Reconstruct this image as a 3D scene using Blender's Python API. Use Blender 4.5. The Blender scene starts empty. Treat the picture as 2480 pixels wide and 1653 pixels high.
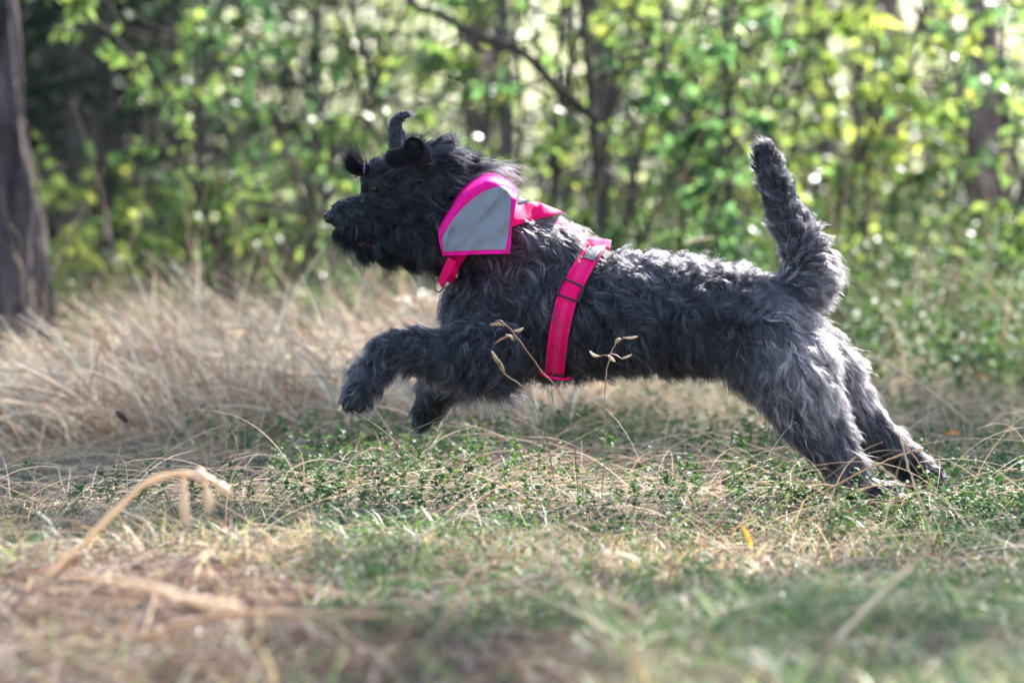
import bpy, bmesh, math, random
import numpy as np
from mathutils import Vector, Matrix, noise
from mathutils.bvhtree import BVHTree

S = bpy.context.scene
C = S.collection
R = math.radians
rng = np.random.default_rng(7)
random.seed(7)

# ------------------------------------------------------------------ camera, sky, sun, exposure
CAM_Y, CAM_Z, LENS, SENSOR = -7.5, 0.6, 135.0, 36.0
FPX = LENS / SENSOR * 2480.0
TILT = math.atan(340.5 / FPX)
cam_data = bpy.data.cameras.new('camera')
cam = bpy.data.objects.new('camera', cam_data)
C.objects.link(cam)
cam.location = (0, CAM_Y, CAM_Z)
cam.rotation_euler = (R(90) - TILT, 0, 0)
cam_data.lens = LENS
cam_data.sensor_width = SENSOR
cam_data.clip_end = 1000
cam_data.dof.use_dof = True
cam_data.dof.focus_distance = 7.42
cam_data.dof.aperture_fstop = 2.9
cam_data.dof.aperture_blades = 9
S.camera = cam

SUN_AZ, SUN_EL = R(30), R(42)
w = bpy.data.worlds.new('World')
S.world = w
w.use_nodes = True
nt = w.node_tree
nt.nodes.clear()
sky = nt.nodes.new('ShaderNodeTexSky')
sky.sky_type = 'NISHITA'
sky.sun_disc = False
sky.sun_elevation = SUN_EL
sky.sun_rotation = SUN_AZ
bg = nt.nodes.new('ShaderNodeBackground')
bg.inputs['Strength'].default_value = 0.118
wo = nt.nodes.new('ShaderNodeOutputWorld')
nt.links.new(sky.outputs[0], bg.inputs[0])
nt.links.new(bg.outputs[0], wo.inputs[0])
SUNV = Vector((math.sin(SUN_AZ) * math.cos(SUN_EL), math.cos(SUN_AZ) * math.cos(SUN_EL), math.sin(SUN_EL)))
sd = bpy.data.lights.new('sun', 'SUN')
sd.energy = 5.0
sd.angle = R(0.53)
sd.color = (1.0, 0.95, 0.90)
sun = bpy.data.objects.new('sun', sd)
C.objects.link(sun)
sun.rotation_euler = SUNV.to_track_quat('Z', 'Y').to_euler()
S.view_settings.view_transform = 'Standard'
S.view_settings.look = 'None'
S.view_settings.exposure = 2.08
S.view_settings.gamma = 1.0
S.render.engine = 'CYCLES'
S.cycles.max_bounces = 8
S.cycles.use_adaptive_sampling = False
S.cycles.transparent_max_bounces = 8
S.cycles_curves.shape = 'RIBBONS'
S.cycles_curves.subdivisions = 2


def P(px, py, Y=0.0):
    """point of the place seen at a pixel of the 2480x1653 photograph, at world depth Y"""
    dx, dz = (px - 1240.0) / FPX, -(py - 826.5) / FPX
    ct, st = math.cos(TILT), math.sin(TILT)
    dy, dzz = ct + dz * st, dz * ct - st
    k = (Y - CAM_Y) / dy
    return Vector((dx * k, Y, CAM_Z + dzz * k))


def PIX(p):
    """pixel of world points (N,3)"""
    p = np.asarray(p, dtype=float)
    ct, st = math.cos(TILT), math.sin(TILT)
    y, z = p[..., 1] - CAM_Y, p[..., 2] - CAM_Z
    fwd, up = y * ct - z * st, y * st + z * ct
    return np.stack([1240 + FPX * p[..., 0] / fwd, 826.5 - FPX * up / fwd], -1)


# ------------------------------------------------------------------ helpers
def mat(name, build):
    m = bpy.data.materials.new(name)
    m.use_nodes = True
    t = m.node_tree
    t.nodes.clear()
    out = t.nodes.new('ShaderNodeOutputMaterial')
    build(t, out)
    return m


def N(t, kind, **kw):
    n = t.nodes.new(kind)
    for k, v in kw.items():
        if k in n.inputs:
            n.inputs[k].default_value = v
        else:
            setattr(n, k, v)
    return n


def ramp(t, stops):
    r = t.nodes.new('ShaderNodeValToRGB')
    e = r.color_ramp.elements
    while len(e) < len(stops):
        e.new(0.5)
    for i, (p, c) in enumerate(stops):
        e[i].position = p
        e[i].color = (*c, 1) if len(c) == 3 else c
    return r


def principled_mat(name, color, rough=0.6, noise_scale=None, amount=0.3, bump=0.0, sheen=0.0, spec=0.5, bump_scale=None):
    def b(t, out):
        p = N(t, 'ShaderNodeBsdfPrincipled', Roughness=rough)
        p.inputs['Base Color'].default_value = (*color, 1)
        p.inputs['Specular IOR Level'].default_value = spec
        p.inputs['Sheen Weight'].default_value = sheen
        tc = N(t, 'ShaderNodeTexCoord')
        if noise_scale:
            nz = N(t, 'ShaderNodeTexNoise', Scale=noise_scale, Detail=6.0)
            lo = tuple(c * (1 - amount) for c in color)
            hi = tuple(min(1, c * (1 + amount)) for c in color)
            r = ramp(t, [(0.3, lo), (0.7, hi)])
            t.links.new(tc.outputs['Object'], nz.inputs['Vector'])
            t.links.new(nz.outputs['Fac'], r.inputs[0])
            t.links.new(r.outputs[0], p.inputs['Base Color'])
        if bump:
            nb = N(t, 'ShaderNodeTexNoise', Scale=bump_scale or (noise_scale or 50) * 2, Detail=8.0)
            bp = N(t, 'ShaderNodeBump', Strength=bump, Distance=0.01)
            t.links.new(tc.outputs['Object'], nb.inputs['Vector'])
            t.links.new(nb.outputs['Fac'], bp.inputs['Height'])
            t.links.new(bp.outputs[0], p.inputs['Normal'])
        t.links.new(p.outputs[0], out.inputs[0])
    return mat(name, b)


def plant_mat(name, trans=0.45, rough=0.5, tgain=(1.3, 1.25, 0.45), spec=0.5):
    """reflecting and light-passing leaf; its colour comes from the 'tint' attribute"""
    def b(t, out):
        at = N(t, 'ShaderNodeAttribute', attribute_name='tint')
        p = N(t, 'ShaderNodeBsdfPrincipled', Roughness=rough)
        p.inputs['Specular IOR Level'].default_value = spec
        tr = N(t, 'ShaderNodeBsdfTranslucent')
        mul = N(t, 'ShaderNodeMix', data_type='RGBA', blend_type='MULTIPLY')
        mul.inputs[0].default_value = 1.0
        mul.clamp_result = False
        mul.inputs[7].default_value = (*tgain, 1)
        mx = N(t, 'ShaderNodeMixShader')
        mx.inputs[0].default_value = trans
        t.links.new(at.outputs['Color'], p.inputs['Base Color'])
        t.links.new(at.outputs['Color'], mul.inputs[6])
        t.links.new(mul.outputs[2], tr.inputs[0])
        t.links.new(p.outputs[0], mx.inputs[1])
        t.links.new(tr.outputs[0], mx.inputs[2])
        t.links.new(mx.outputs[0], out.inputs[0])
    return mat(name, b)


M = {}
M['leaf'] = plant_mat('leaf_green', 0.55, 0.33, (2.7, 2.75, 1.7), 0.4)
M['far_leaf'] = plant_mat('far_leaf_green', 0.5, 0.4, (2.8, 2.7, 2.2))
M['needle'] = plant_mat('needle_green', 0.06, 0.7, (1.1, 1.2, 0.7), 0.15)
M['straw'] = plant_mat('dry_straw', 0.4, 0.45, (1.1, 1.0, 0.92))
M['grass'] = plant_mat('grass_blade', 0.45, 0.45, (1.3, 1.35, 1.0))
M['cover'] = plant_mat('small_glossy_leaf', 0.25, 0.6, (1.6, 1.7, 0.8), 0.22)


def link(o, parent=None):
    C.objects.link(o)
    if parent is not None:
        o.parent = parent
    return o


def tag(o, label=None, cat=None, group=None, kind=None):
    for k, v in (('label', label), ('category', cat), ('group', group), ('kind', kind)):
        if v:
            o[k] = v
    return o


def empty(name, loc, label, cat, group=None):
    o = bpy.data.objects.new(name, None)
    o.empty_display_size = 0.1
    o.location = loc
    C.objects.link(o)
    return tag(o, label, cat, group)


def np_mesh(name, verts, faces, material, tint=None, smooth=False):
    """verts (V,3), faces (F,k) numpy; tint (V,3)"""
    me = bpy.data.meshes.new(name)
    V, F, k = len(verts), len(faces), faces.shape[1]
    me.vertices.add(V)
    me.vertices.foreach_set('co', np.ascontiguousarray(verts, dtype=np.float32).ravel())
    me.loops.add(F * k)
    me.loops.foreach_set('vertex_index', np.ascontiguousarray(faces, dtype=np.int32).ravel())
    me.polygons.add(F)
    me.polygons.foreach_set('loop_start', np.arange(0, F * k, k, dtype=np.int32))
    me.polygons.foreach_set('loop_total', np.full(F, k, dtype=np.int32))
    if smooth:
        me.polygons.foreach_set('use_smooth', np.ones(F, dtype=bool))
    if tint is not None:
        a = me.attributes.new('tint', 'FLOAT_COLOR', 'POINT')
        c = np.ones((V, 4), dtype=np.float32)
        c[:, :3] = tint
        a.data.foreach_set('color', c.ravel())
    me.materials.append(material)
    me.update(calc_edges=True)
    return me


def obj_np(name, verts, faces, material, tint=None, smooth=False, parent=None, loc=(0, 0, 0)):
    """verts in world space; loc = the object's (or its parent thing's) base"""
    off = np.array(loc if parent is None else parent.location[:])
    me = np_mesh(name, np.asarray(verts) - off, faces, material, tint, smooth)
    o = bpy.data.objects.new(name, me)
    if parent is None:
        o.location = loc
    return link(o, parent)


def curves_obj(name, pos, rad, material, tint=None, parent=None, loc=(0, 0, 0)):
    """pos (N,K,3) strands, rad (N,K)"""
    off = np.array(loc if parent is None else parent.location[:])
    n, k = pos.shape[:2]
    cu = bpy.data.hair_curves.new(name)
    cu.add_curves([k] * n)
    cu.attributes['position'].data.foreach_set('vector', np.ascontiguousarray(pos - off, dtype=np.float32).ravel())
    ra = cu.attributes.get('radius') or cu.attributes.new('radius', 'FLOAT', 'POINT')
    ra.data.foreach_set('value', np.ascontiguousarray(rad, dtype=np.float32).ravel())
    if tint is not None:
        a = cu.attributes.new('tint', 'FLOAT_COLOR', 'CURVE')
        c = np.ones((n, 4), dtype=np.float32)
        c[:, :3] = tint
        a.data.foreach_set('color', c.ravel())
    cu.materials.append(material)
    o = bpy.data.objects.new(name, cu)
    if parent is None:
        o.location = loc
    return link(o, parent)


def tube_np(paths, radii, seg=6):
    """paths: list of (K,3) arrays, radii: list of (K,) -> verts, quads"""
    VV, FF, base = [], [], 0
    ang = np.linspace(0, 2 * np.pi, seg, endpoint=False)
    for p, r in zip(paths, radii):
        p = np.asarray(p, float)
        K = len(p)
        tan = np.gradient(p, axis=0)
        tan /= np.linalg.norm(tan, axis=1, keepdims=True) + 1e-9
        ref = np.array([0.0, 1.0, 0.13]) if abs(tan[0][1]) < 0.8 else np.array([1.0, 0, 0.1])
        a = np.cross(tan, ref)
        a /= np.linalg.norm(a, axis=1, keepdims=True) + 1e-9
        b = np.cross(tan, a)
        ring = p[:, None] + np.asarray(r)[:, None, None] * (np.cos(ang)[None, :, None] * a[:, None] + np.sin(ang)[None, :, None] * b[:, None])
        VV.append(ring.reshape(-1, 3))
        i = np.arange(K - 1)[:, None] * seg + np.arange(seg)[None]
        j = np.arange(K - 1)[:, None] * seg + (np.arange(seg)[None] + 1) % seg
        FF.append((np.stack([i, j, j + seg, i + seg], -1).reshape(-1, 4)) + base)
        base += K * seg
    return np.concatenate(VV), np.concatenate(FF)


def tube_obj(name, paths, radii, material, parent=None, loc=(0, 0, 0), seg=6, tint=None):
    v, f = tube_np(paths, radii, seg)
    t = None if tint is None else np.tile(tint, (len(v), 1))
    return obj_np(name, v, f, material, t, True, parent, loc)


def smooth_path(pts, n=24):
    """Catmull-Rom through points"""
    pts = [np.array(p, float) for p in pts]
    pts = [2 * pts[0] - pts[1]] + pts + [2 * pts[-1] - pts[-2]]
    out = []
    m = len(pts) - 3
    for s in np.linspace(0, m - 1e-6, n):
        i = int(s)
        t = s - i
        p0, p1, p2, p3 = pts[i:i + 4]
        out.append(0.5 * (2 * p1 + (p2 - p0) * t + (2 * p0 - 5 * p1 + 4 * p2 - p3) * t * t + (3 * p1 - p0 - 3 * p2 + p3) * t ** 3))
    return np.array(out)


def unit(v):
    return v / (np.linalg.norm(v, axis=-1, keepdims=True) + 1e-9)


def ground_z(x, y):
    x, y = np.asarray(x, float), np.asarray(y, float)
    z = 0.018 * np.maximum(y - 3, 0) + 0.02 * np.maximum(y - 22, 0)
    b = 0.025 * np.sin(x * 2.1 + y * 0.7 + 1) * np.sin(y * 1.3 - x * 0.5) + 0.012 * np.sin(x * 5.3 + 2) * np.sin(y * 4.1 + x)
    b = b + 0.07 * np.exp(-((x + 0.75) / 0.5) ** 2 - ((y - 3.9) / 1.2) ** 2) + 0.06 * np.exp(-((x - 1.3) / 0.8) ** 2 - ((y - 4.5) / 1.2) ** 2)
    far = np.clip((np.hypot(x, y) - 6) / 20, 0, 1)
    b = b + far * 0.25 * np.sin(x * 0.31) * np.sin(y * 0.23)
    return z + b - 0.01


def in_poly(pt, poly):
    x, y = pt[..., 0], pt[..., 1]
    inside = np.zeros(x.shape, bool)
    n = len(poly)
    for i in range(n):
        x1, y1 = poly[i]
        x2, y2 = poly[(i + 1) % n]
        c = ((y1 > y) != (y2 > y)) & (x < (x2 - x1) * (y - y1) / (y2 - y1 + 1e-12) + x1)
        inside ^= c
    return inside


# ------------------------------------------------------------------ the ground
def ground_build(t, out):
    tc = N(t, 'ShaderNodeTexCoord')
    p = N(t, 'ShaderNodeBsdfPrincipled', Roughness=0.9)
    n1 = N(t, 'ShaderNodeTexNoise', Scale=1.6, Detail=8.0, Roughness=0.65)
    n2 = N(t, 'ShaderNodeTexNoise', Scale=40.0, Detail=6.0, Roughness=0.7)
    r1 = ramp(t, [(0.35, (0.04, 0.03, 0.02)), (0.5, (0.07, 0.06, 0.03)), (0.62, (0.035, 0.055, 0.018))])
    r2 = ramp(t, [(0.3, (0.2, 0.18, 0.15)), (0.7, (1.1, 1.0, 0.9))])
    mx = N(t, 'ShaderNodeMix', data_type='RGBA', blend_type='MULTIPLY')
    mx.inputs[0].default_value = 1
    bp = N(t, 'ShaderNodeBump', Strength=0.8, Distance=0.02)
    for a in (n1, n2):
        t.links.new(tc.outputs['Object'], a.inputs['Vector'])
    t.links.new(n1.outputs['Fac'], r1.inputs[0])
    t.links.new(n2.outputs['Fac'], r2.inputs[0])
    t.links.new(r1.outputs[0], mx.inputs[6])
    t.links.new(r2.outputs[0], mx.inputs[7])
    t.links.new(mx.outputs[2], p.inputs['Base Color'])
    t.links.new(n2.outputs['Fac'], bp.inputs['Height'])
    t.links.new(bp.outputs[0], p.inputs['Normal'])
    t.links.new(p.outputs[0], out.inputs[0])


M['ground'] = mat('forest_floor', ground_build)
ga = np.sign(np.linspace(-1, 1, 221)) * np.abs(np.linspace(-1, 1, 221)) ** 3
gx, gy = np.meshgrid(ga * 400, ga * 400 + 1.0)
gv = np.stack([gx, gy, ground_z(gx, gy)], -1)
far = np.hypot(gx, gy)
gv[..., 2] = np.where(far > 60, np.minimum(gv[..., 2], 3.5), gv[..., 2])
gi = np.arange(220)[:, None] * 221 + np.arange(220)[None]
gf = np.stack([gi, gi + 1, gi + 222, gi + 221], -1).reshape(-1, 4)
tag(obj_np('ground', gv.reshape(-1, 3), gf, M['ground'], smooth=True), 'uneven forest floor of earth, moss and litter', kind='structure')


# ------------------------------------------------------------------ leaves
def leaf_templates():
    # unit leaf along +x, width along y, folded along the midrib
    s = np.array([0.0, 0.22, 0.5, 0.78, 1.0])
    wd = np.array([0.02, 0.3, 0.36, 0.2, 0.0])
    v, f = [], []
    for x, h in zip(s, wd):
        bend = -0.25 * x * x
        v += [(x, -h, bend + h * 0.35), (x, 0, bend), (x, h, bend + h * 0.35)]
    for i in range(4):
        a = i * 3
        f += [(a, a + 3, a + 4, a + 1), (a + 1, a + 4, a + 5, a + 2)]
    V4 = np.array([(0, 0, 0), (0.45, -0.36, 0.1), (1, 0, -0.2), (0.45, 0.36, 0.1)], float)
    F4 = np.array([(0, 1, 2), (0, 2, 3)])
    return np.array(v, float), np.array(f), V4, F4


LV8, LF8, LV4, LF4 = leaf_templates()


def frames(d, up):
    """rotation matrices (N,3,3) whose columns are dir, side, normal"""
    d = unit(d)
    side = unit(np.cross(up, d))
    nrm = np.cross(d, side)
    return np.stack([d, side, nrm], -1)


def leaves_np(pos, rot, size, tint, fine=False):
    T, F = (LV8, LF8) if fine else (LV4, LF4)
    v = np.einsum('nij,kj->nki', rot, T) * size[:, None, None] + pos[:, None]
    f = F[None] + (np.arange(len(pos)) * len(T))[:, None, None]
    t = np.repeat(tint, len(T), axis=0)
    return v.reshape(-1, 3), f.reshape(-1, F.shape[1]), t


def leaf_tints(n, kind='shrub'):
    a = rng.random((n, 1))
    if kind == 'shrub':
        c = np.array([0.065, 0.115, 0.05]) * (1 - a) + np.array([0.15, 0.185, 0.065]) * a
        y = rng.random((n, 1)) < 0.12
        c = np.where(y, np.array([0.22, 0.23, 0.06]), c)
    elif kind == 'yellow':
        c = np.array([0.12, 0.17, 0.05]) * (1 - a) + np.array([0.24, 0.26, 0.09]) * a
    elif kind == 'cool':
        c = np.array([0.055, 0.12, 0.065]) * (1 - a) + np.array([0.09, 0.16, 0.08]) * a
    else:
        c = np.array([0.15, 0.18, 0.11]) * (1 - a) + np.array([0.33, 0.36, 0.25]) * a  # far kind: paleness of the sunlit wood put into the leaf colour
    return c * (0.75 + 0.5 * rng.random((n, 1)))


LEAF_MESHES = {}
for kind in ('shrub', 'yellow', 'cool'):
    LEAF_MESHES[kind] = []
    for i in range(5):
        LEAF_MESHES[kind].append(np_mesh('leaf', LV8, LF8, M['leaf'], np.tile(leaf_tints(1, kind), (len(LV8), 1)), True))


def bark_mat(name, dark, light, scale=12.0):
    def b(t, out):
        tc = N(t, 'ShaderNodeTexCoord')
        mp = N(t, 'ShaderNodeMapping')
        mp.inputs['Scale'].default_value = (1, 1, 0.25)
        n1 = N(t, 'ShaderNodeTexNoise', Scale=scale, Detail=8.0, Roughness=0.7)
        n2 = N(t, 'ShaderNodeTexVoronoi', Scale=scale * 1.6)
        r = ramp(t, [(0.4, dark), (0.62, light)])
        p = N(t, 'ShaderNodeBsdfPrincipled', Roughness=0.85)
        bp = N(t, 'ShaderNodeBump', Strength=0.7, Distance=0.02)
        ad = N(t, 'ShaderNodeMath', operation='ADD')
        t.links.new(tc.outputs['Object'], mp.inputs[0])
        t.links.new(mp.outputs[0], n1.inputs['Vector'])
        t.links.new(mp.outputs[0], n2.inputs['Vector'])
        t.links.new(n1.outputs['Fac'], r.inputs[0])
        t.links.new(n1.outputs['Fac'], ad.inputs[0])
        t.links.new(n2.outputs['Distance'], ad.inputs[1])
        t.links.new(r.outputs[0], p.inputs['Base Color'])
        t.links.new(ad.outputs[0], bp.inputs['Height'])
        t.links.new(bp.outputs[0], p.inputs['Normal'])
        t.links.new(p.outputs[0], out.inputs[0])
    return mat(name, b)


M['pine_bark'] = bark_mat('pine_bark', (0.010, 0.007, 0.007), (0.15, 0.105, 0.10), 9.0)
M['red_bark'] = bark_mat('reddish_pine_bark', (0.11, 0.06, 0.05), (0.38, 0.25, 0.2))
M['twig_bark'] = bark_mat('twig_bark', (0.035, 0.026, 0.02), (0.13, 0.1, 0.08), 30)
M['grey_bark'] = bark_mat('grey_bark', (0.06, 0.05, 0.045), (0.2, 0.17, 0.15), 20)


def wander(p0, d0, length, n, wob, droop=0.0):
    """random-walk branch path"""
    p, d = np.array(p0, float), unit(np.array(d0, float))
    out = [p.copy()]
    st = length / (n - 1)
    for _ in range(n - 1):
        d = unit(d + rng.normal(0, wob, 3) + np.array([0, 0, -droop]))
        p = p + d * st
        out.append(p.copy())
    return np.array(out)


def shrub(loc, height, stems, spread, label, leaf_kind, nleaf, size=0.05, parts=0, cat='shrub', group='leafy shrubs behind the dry grass', name='leafy_shrub', lean=(0, 0)):
    loc = (loc[0], loc[1], float(ground_z(loc[0], loc[1])) - 0.02)
    root = empty(name, loc, label, cat, group)
    tips, paths, rads = [], [], []
    for _ in range(stems):
        a = rng.uniform(0, 2 * np.pi)
        d = np.array([math.cos(a) * spread + lean[0], math.sin(a) * spread + lean[1], 1.0])
        L = height * rng.uniform(0.75, 1.1)
        first = len(paths)
        st = wander(np.array(loc) + np.array([math.cos(a), math.sin(a), 0]) * 0.05, d, L, 14, 0.09)
        paths.append(st)
        rads.append(np.linspace(0.011, 0.003, 14) * height / 1.8)
        for q in range(2, 14):
            for _k in range(2):
                b = rng.uniform(0, 2 * np.pi)
                d2 = np.array([math.cos(b), math.sin(b), rng.uniform(0.0, 0.6)])
                bl = rng.uniform(0.18, 0.5) * height / 1.8 * (1.15 - q / 20)
                br = wander(st[q], d2, bl, 7, 0.16, 0.05)
                paths.append(br)
                rads.append(np.linspace(0.0045, 0.0014, 7))
                tips.append(br)
        tube_obj('stem', paths[first:], rads[first:], M['twig_bark'], root, seg=5)
    T = np.array(tips)
    wg = rng.gamma(0.55, 1.0, len(T))
    pick = rng.choice(len(T), nleaf, p=wg / wg.sum())
    s = rng.uniform(0.15, 1, nleaf) * 5.99
    i = s.astype(int)
    fr = (s - i)[:, None]
    pos = T[pick, i] * (1 - fr) + T[pick, i + 1] * fr + rng.normal(0, 0.008, (nleaf, 3))
    bd = unit(T[pick, i + 1] - T[pick, i])
    d = unit(bd * 0.5 + rng.normal(0, 0.6, (nleaf, 3)) + np.array([0, 0, -0.25]))
    up = unit(rng.normal(0, 0.55, (nleaf, 3)) + np.array([0, 0, 1.0]))
    rot = frames(d, up)
    sz = size * rng.uniform(0.6, 1.2, nleaf)
    k = 0
    sel = np.zeros(nleaf, bool)
    if parts:
        px = PIX(pos)
        vis = (px[:, 0] > -20) & (px[:, 0] < 2500) & (px[:, 1] > -20) & (px[:, 1] < 1000)
        score = np.where(vis, sz / (pos[:, 1] - CAM_Y), -1)
        order = np.argsort(-score)[:parts]
        order = order[score[order] > 0]
        sel[order] = True
        ms = LEAF_MESHES[leaf_kind]
        for j in order:
            o = bpy.data.objects.new('leaf', ms[int(rng.integers(0, len(ms)))])
            m4 = Matrix.Identity(4)
            for r_ in range(3):
                for c_ in range(3):
                    m4[r_][c_] = rot[j, r_, c_] * sz[j]
                m4[r_][3] = pos[j, r_] - loc[r_]
            C.objects.link(o)
            o.parent = root
            o.matrix_local = m4
    rest = ~sel
    if rest.sum():
        v, f, t = leaves_np(pos[rest], rot[rest], sz[rest], leaf_tints(int(rest.sum()), leaf_kind))
        tag(obj_np('foliage', v, f, M['leaf'], t, parent=root), kind='stuff')
    return root


def d_of(y):
    return y - CAM_Y


def at_x(px, y):
    return (px - 1240) / FPX * d_of(y)


# shrubs you can see leaf by leaf, between the grass and the trees (px, Y, height, stems, spread, kind, leaves, size, label)
NEAR = [
    (250, 6.9, 0.79, 5, 0.35, 'yellow', 302, 0.062, 'low bright yellow-green shrub beside the foot of the pine trunk'),
    (500, 6.7, 1.0, 5, 0.30, 'shrub', 504, 0.058, 'loose green shrub between the dark spruce and the grass, left of the dog'),
    (640, 6.3, 1.99, 6, 0.28, 'shrub', 648, 0.062, 'tall leafy shrub right above the arched dry grass'),
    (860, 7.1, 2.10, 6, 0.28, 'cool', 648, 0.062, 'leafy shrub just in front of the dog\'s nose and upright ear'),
    (1130, 6.1, 1.99, 6, 0.26, 'shrub', 648, 0.062, 'leafy shrub directly above the dog\'s mane'),
    (1420, 6.5, 2.21, 6, 0.28, 'shrub', 684, 0.062, 'leafy shrub behind the dog\'s withers under the slanting branch'),
    (1640, 5.9, 1.58, 5, 0.28, 'cool', 576, 0.062, 'dense green shrub behind the dog\'s back, left of its tail'),
    (1830, 7.1, 2.21, 6, 0.28, 'shrub', 648, 0.067, 'leafy shrub rising behind the tip of the dog\'s tail'),
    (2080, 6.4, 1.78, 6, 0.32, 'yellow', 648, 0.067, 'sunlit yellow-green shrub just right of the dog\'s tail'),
    (2290, 6.0, 1.58, 5, 0.32, 'shrub', 576, 0.067, 'bright leafy shrub above the dog\'s stretched hind feet'),
    (2480, 7.3, 2.10, 6, 0.26, 'cool', 576, 0.062, 'leafy shrub at the right edge beside the slim pine trunk'),
]
for (px, y, h, ns, sp, kd, nl, sz, lab) in NEAR:
    y -= 0.7
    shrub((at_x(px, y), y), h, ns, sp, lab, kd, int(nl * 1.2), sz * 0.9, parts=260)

MID = [
    (330, 6.4, 0.75, 'shrub', 'dull green shrub in the shade in front of the spruces'),
    (700, 8.4, 2.1, 'cool', 'taller blurred shrub at the edge of the spruces'),
    (760, 9.0, 2.6, 'shrub', 'blurred shrub far behind the dog\'s muzzle'),
    (1000, 9.6, 2.6, 'shrub', 'blurred shrub far behind the dog\'s ears'),
    (1260, 8.8, 2.6, 'yellow', 'pale blurred shrub far behind the pink bandana'),
    (1530, 9.8, 2.8, 'shrub', 'blurred shrub far behind the middle of the dog\'s back'),
    (1740, 8.6, 2.5, 'shrub', 'blurred shrub far behind, between the dog\'s back and tail'),
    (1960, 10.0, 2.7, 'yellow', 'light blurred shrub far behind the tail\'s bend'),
    (2210, 8.9, 2.4, 'shrub', 'blurred shrub far behind between the two slim trunks'),
    (2420, 10.5, 2.6, 'cool', 'cool green blurred shrub far behind at the right edge'),
]
for (px, y, h, kd, lab) in MID:
    shrub((at_x(px, y + 1.5), y + 1.5), h, 6, 0.34, lab, kd, 480, 0.065, parts=0, group='blurred shrubs farther back')


# ------------------------------------------------------------------ trees
def crown_leaves(root, centre, rad, n, size, kind, mname='far_leaf', cname='crown', clumps=60):
    cc = rng.normal(0, 1, (clumps, 3))
    cc = unit(cc) * rng.random((clumps, 1)) ** 0.45 * np.array(rad) + np.array(centre)
    k = rng.integers(0, clumps, n)
    pos = cc[k] + rng.normal(0, 1, (n, 3)) * np.array([0.3, 0.3, 0.22]) * min(rad) * 0.4
    rot = frames(rng.normal(0, 1, (n, 3)), unit(rng.normal(0, 0.6, (n, 3)) + np.array([0, 0, 1.0])))
    v, f, t = leaves_np(pos, rot, size * rng.uniform(0.6, 1.3, n), leaf_tints(n, kind))
    o = obj_np(cname, v, f, M[mname], t, parent=root)
    return tag(o, kind='stuff')


def trunk_mesh(root, base, top, r0, r1, material, n=60, seg=28, flare=0.0, rough=0.03, name='trunk', bend=0.0):
    base, top = np.array(base, float), np.array(top, float)
    s = np.linspace(0, 1, n) ** 1.6
    H = np.linalg.norm(top - base)
    cx = base[None] * (1 - s[:, None]) + top[None] * s[:, None]
    cx[:, 0] += bend * np.sin(s * 5)
    r = r0 * (1 - s) + r1 * s + flare * np.exp(-s * H / 0.4)
    ang = np.linspace(0, 2 * np.pi, seg, endpoint=False)
    V = np.zeros((n, seg, 3))
    for i in range(n):
        for j in range(seg):
            c, sn = math.cos(ang[j]), math.sin(ang[j])
            z = cx[i, 2]  # raised tint stands in for golden sunlight on this stem
            q = noise.noise(Vector((c * 2.2 + base[0] * 3, sn * 2.2, z * 2.2))) + 0.6 * abs(noise.noise(Vector((c * 6, sn * 6, z * 4 + 7))))
            rr = r[i] * (1 + rough * 4 * q)
            V[i, j] = cx[i] + np.array([c * rr, sn * rr, 0])
    i = np.arange(n - 1)[:, None] * seg + np.arange(seg)[None]
    j = np.arange(n - 1)[:, None] * seg + (np.arange(seg)[None] + 1) % seg
    f = np.stack([i, j, j + seg, i + seg], -1).reshape(-1, 4)
    return obj_np(name, V.reshape(-1, 3), f, material, smooth=True, parent=root)


def tree(px_base, y, px_top, r0, label, name='tree', H=9.0, material='grey_bark', crown=(0, 0, 7), crad=(2, 2, 1.6), n=2600, kind='far', flare=0.05, cat='tree', size=0.12, branches=(), clumps=60, rough=0.03):
    x0 = at_x(px_base, y)
    z0 = float(ground_z(x0, y)) - 0.05
    # px_top: pixel column in which the trunk leaves the frame
    ztop_frame = P(px_top, 0, y)
    slope = (ztop_frame.x - x0) / (ztop_frame.z - z0)
    root = empty(name, (x0, y, z0), label, cat, 'trees of the wood')
    tx = x0 + slope * H * 0.5
    zs = z0 + H
    trunk_mesh(root, (x0, y, z0), (x0 + slope * H, y, zs), r0, r0 * 0.35, M[material], flare=flare, rough=rough)
    pa, ra = [], []
    cc = np.array([x0 + crown[0], y + crown[1], crown[2]])
    for k in range(9):
        zz = z0 + H * rng.uniform(0.5, 0.95)
        st = np.array([x0 + slope * (zz - z0), y, zz])
        tgt = cc + unit(rng.normal(0, 1, 3)) * np.array(crad) * 0.8
        mid = (st + tgt) / 2 + rng.normal(0, 0.2, 3)
        pa.append(smooth_path([st, mid, tgt], 8))
        ra.append(np.linspace(r0 * 0.28, 0.008, 8))
    for p_, r_ in zip(pa, ra):
        tube_obj('limb', [p_], [r_], M[material], root, seg=6)
    for pts in branches:
        pth = smooth_path([P(*q) for q in pts], 14)
        tube_obj('branch', [pth], [np.linspace(0.03, 0.012, 14)], M[material], root, seg=8)
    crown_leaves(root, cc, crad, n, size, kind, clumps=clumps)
    return root


# left pine: its right half is in the frame
xp = at_x(18, 4.4)
pine = empty('pine_tree', (xp, 4.4, float(ground_z(xp, 4.4)) - 0.05), 'thick dark pine trunk with rough flaking bark, cut by the left edge', 'tree', 'trees of the wood')
zt = 9.5
sl = (P(-55, 0, 4.4).x - xp) / (P(0, 0, 4.4).z - pine.location.z)
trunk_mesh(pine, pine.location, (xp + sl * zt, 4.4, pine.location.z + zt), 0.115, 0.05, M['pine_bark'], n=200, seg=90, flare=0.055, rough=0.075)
crown_leaves(pine, (xp - 0.6, 7.3, 8.3), (1.6, 1.3, 1.2), 2500, 0.1, 'far', 'needle')

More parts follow.
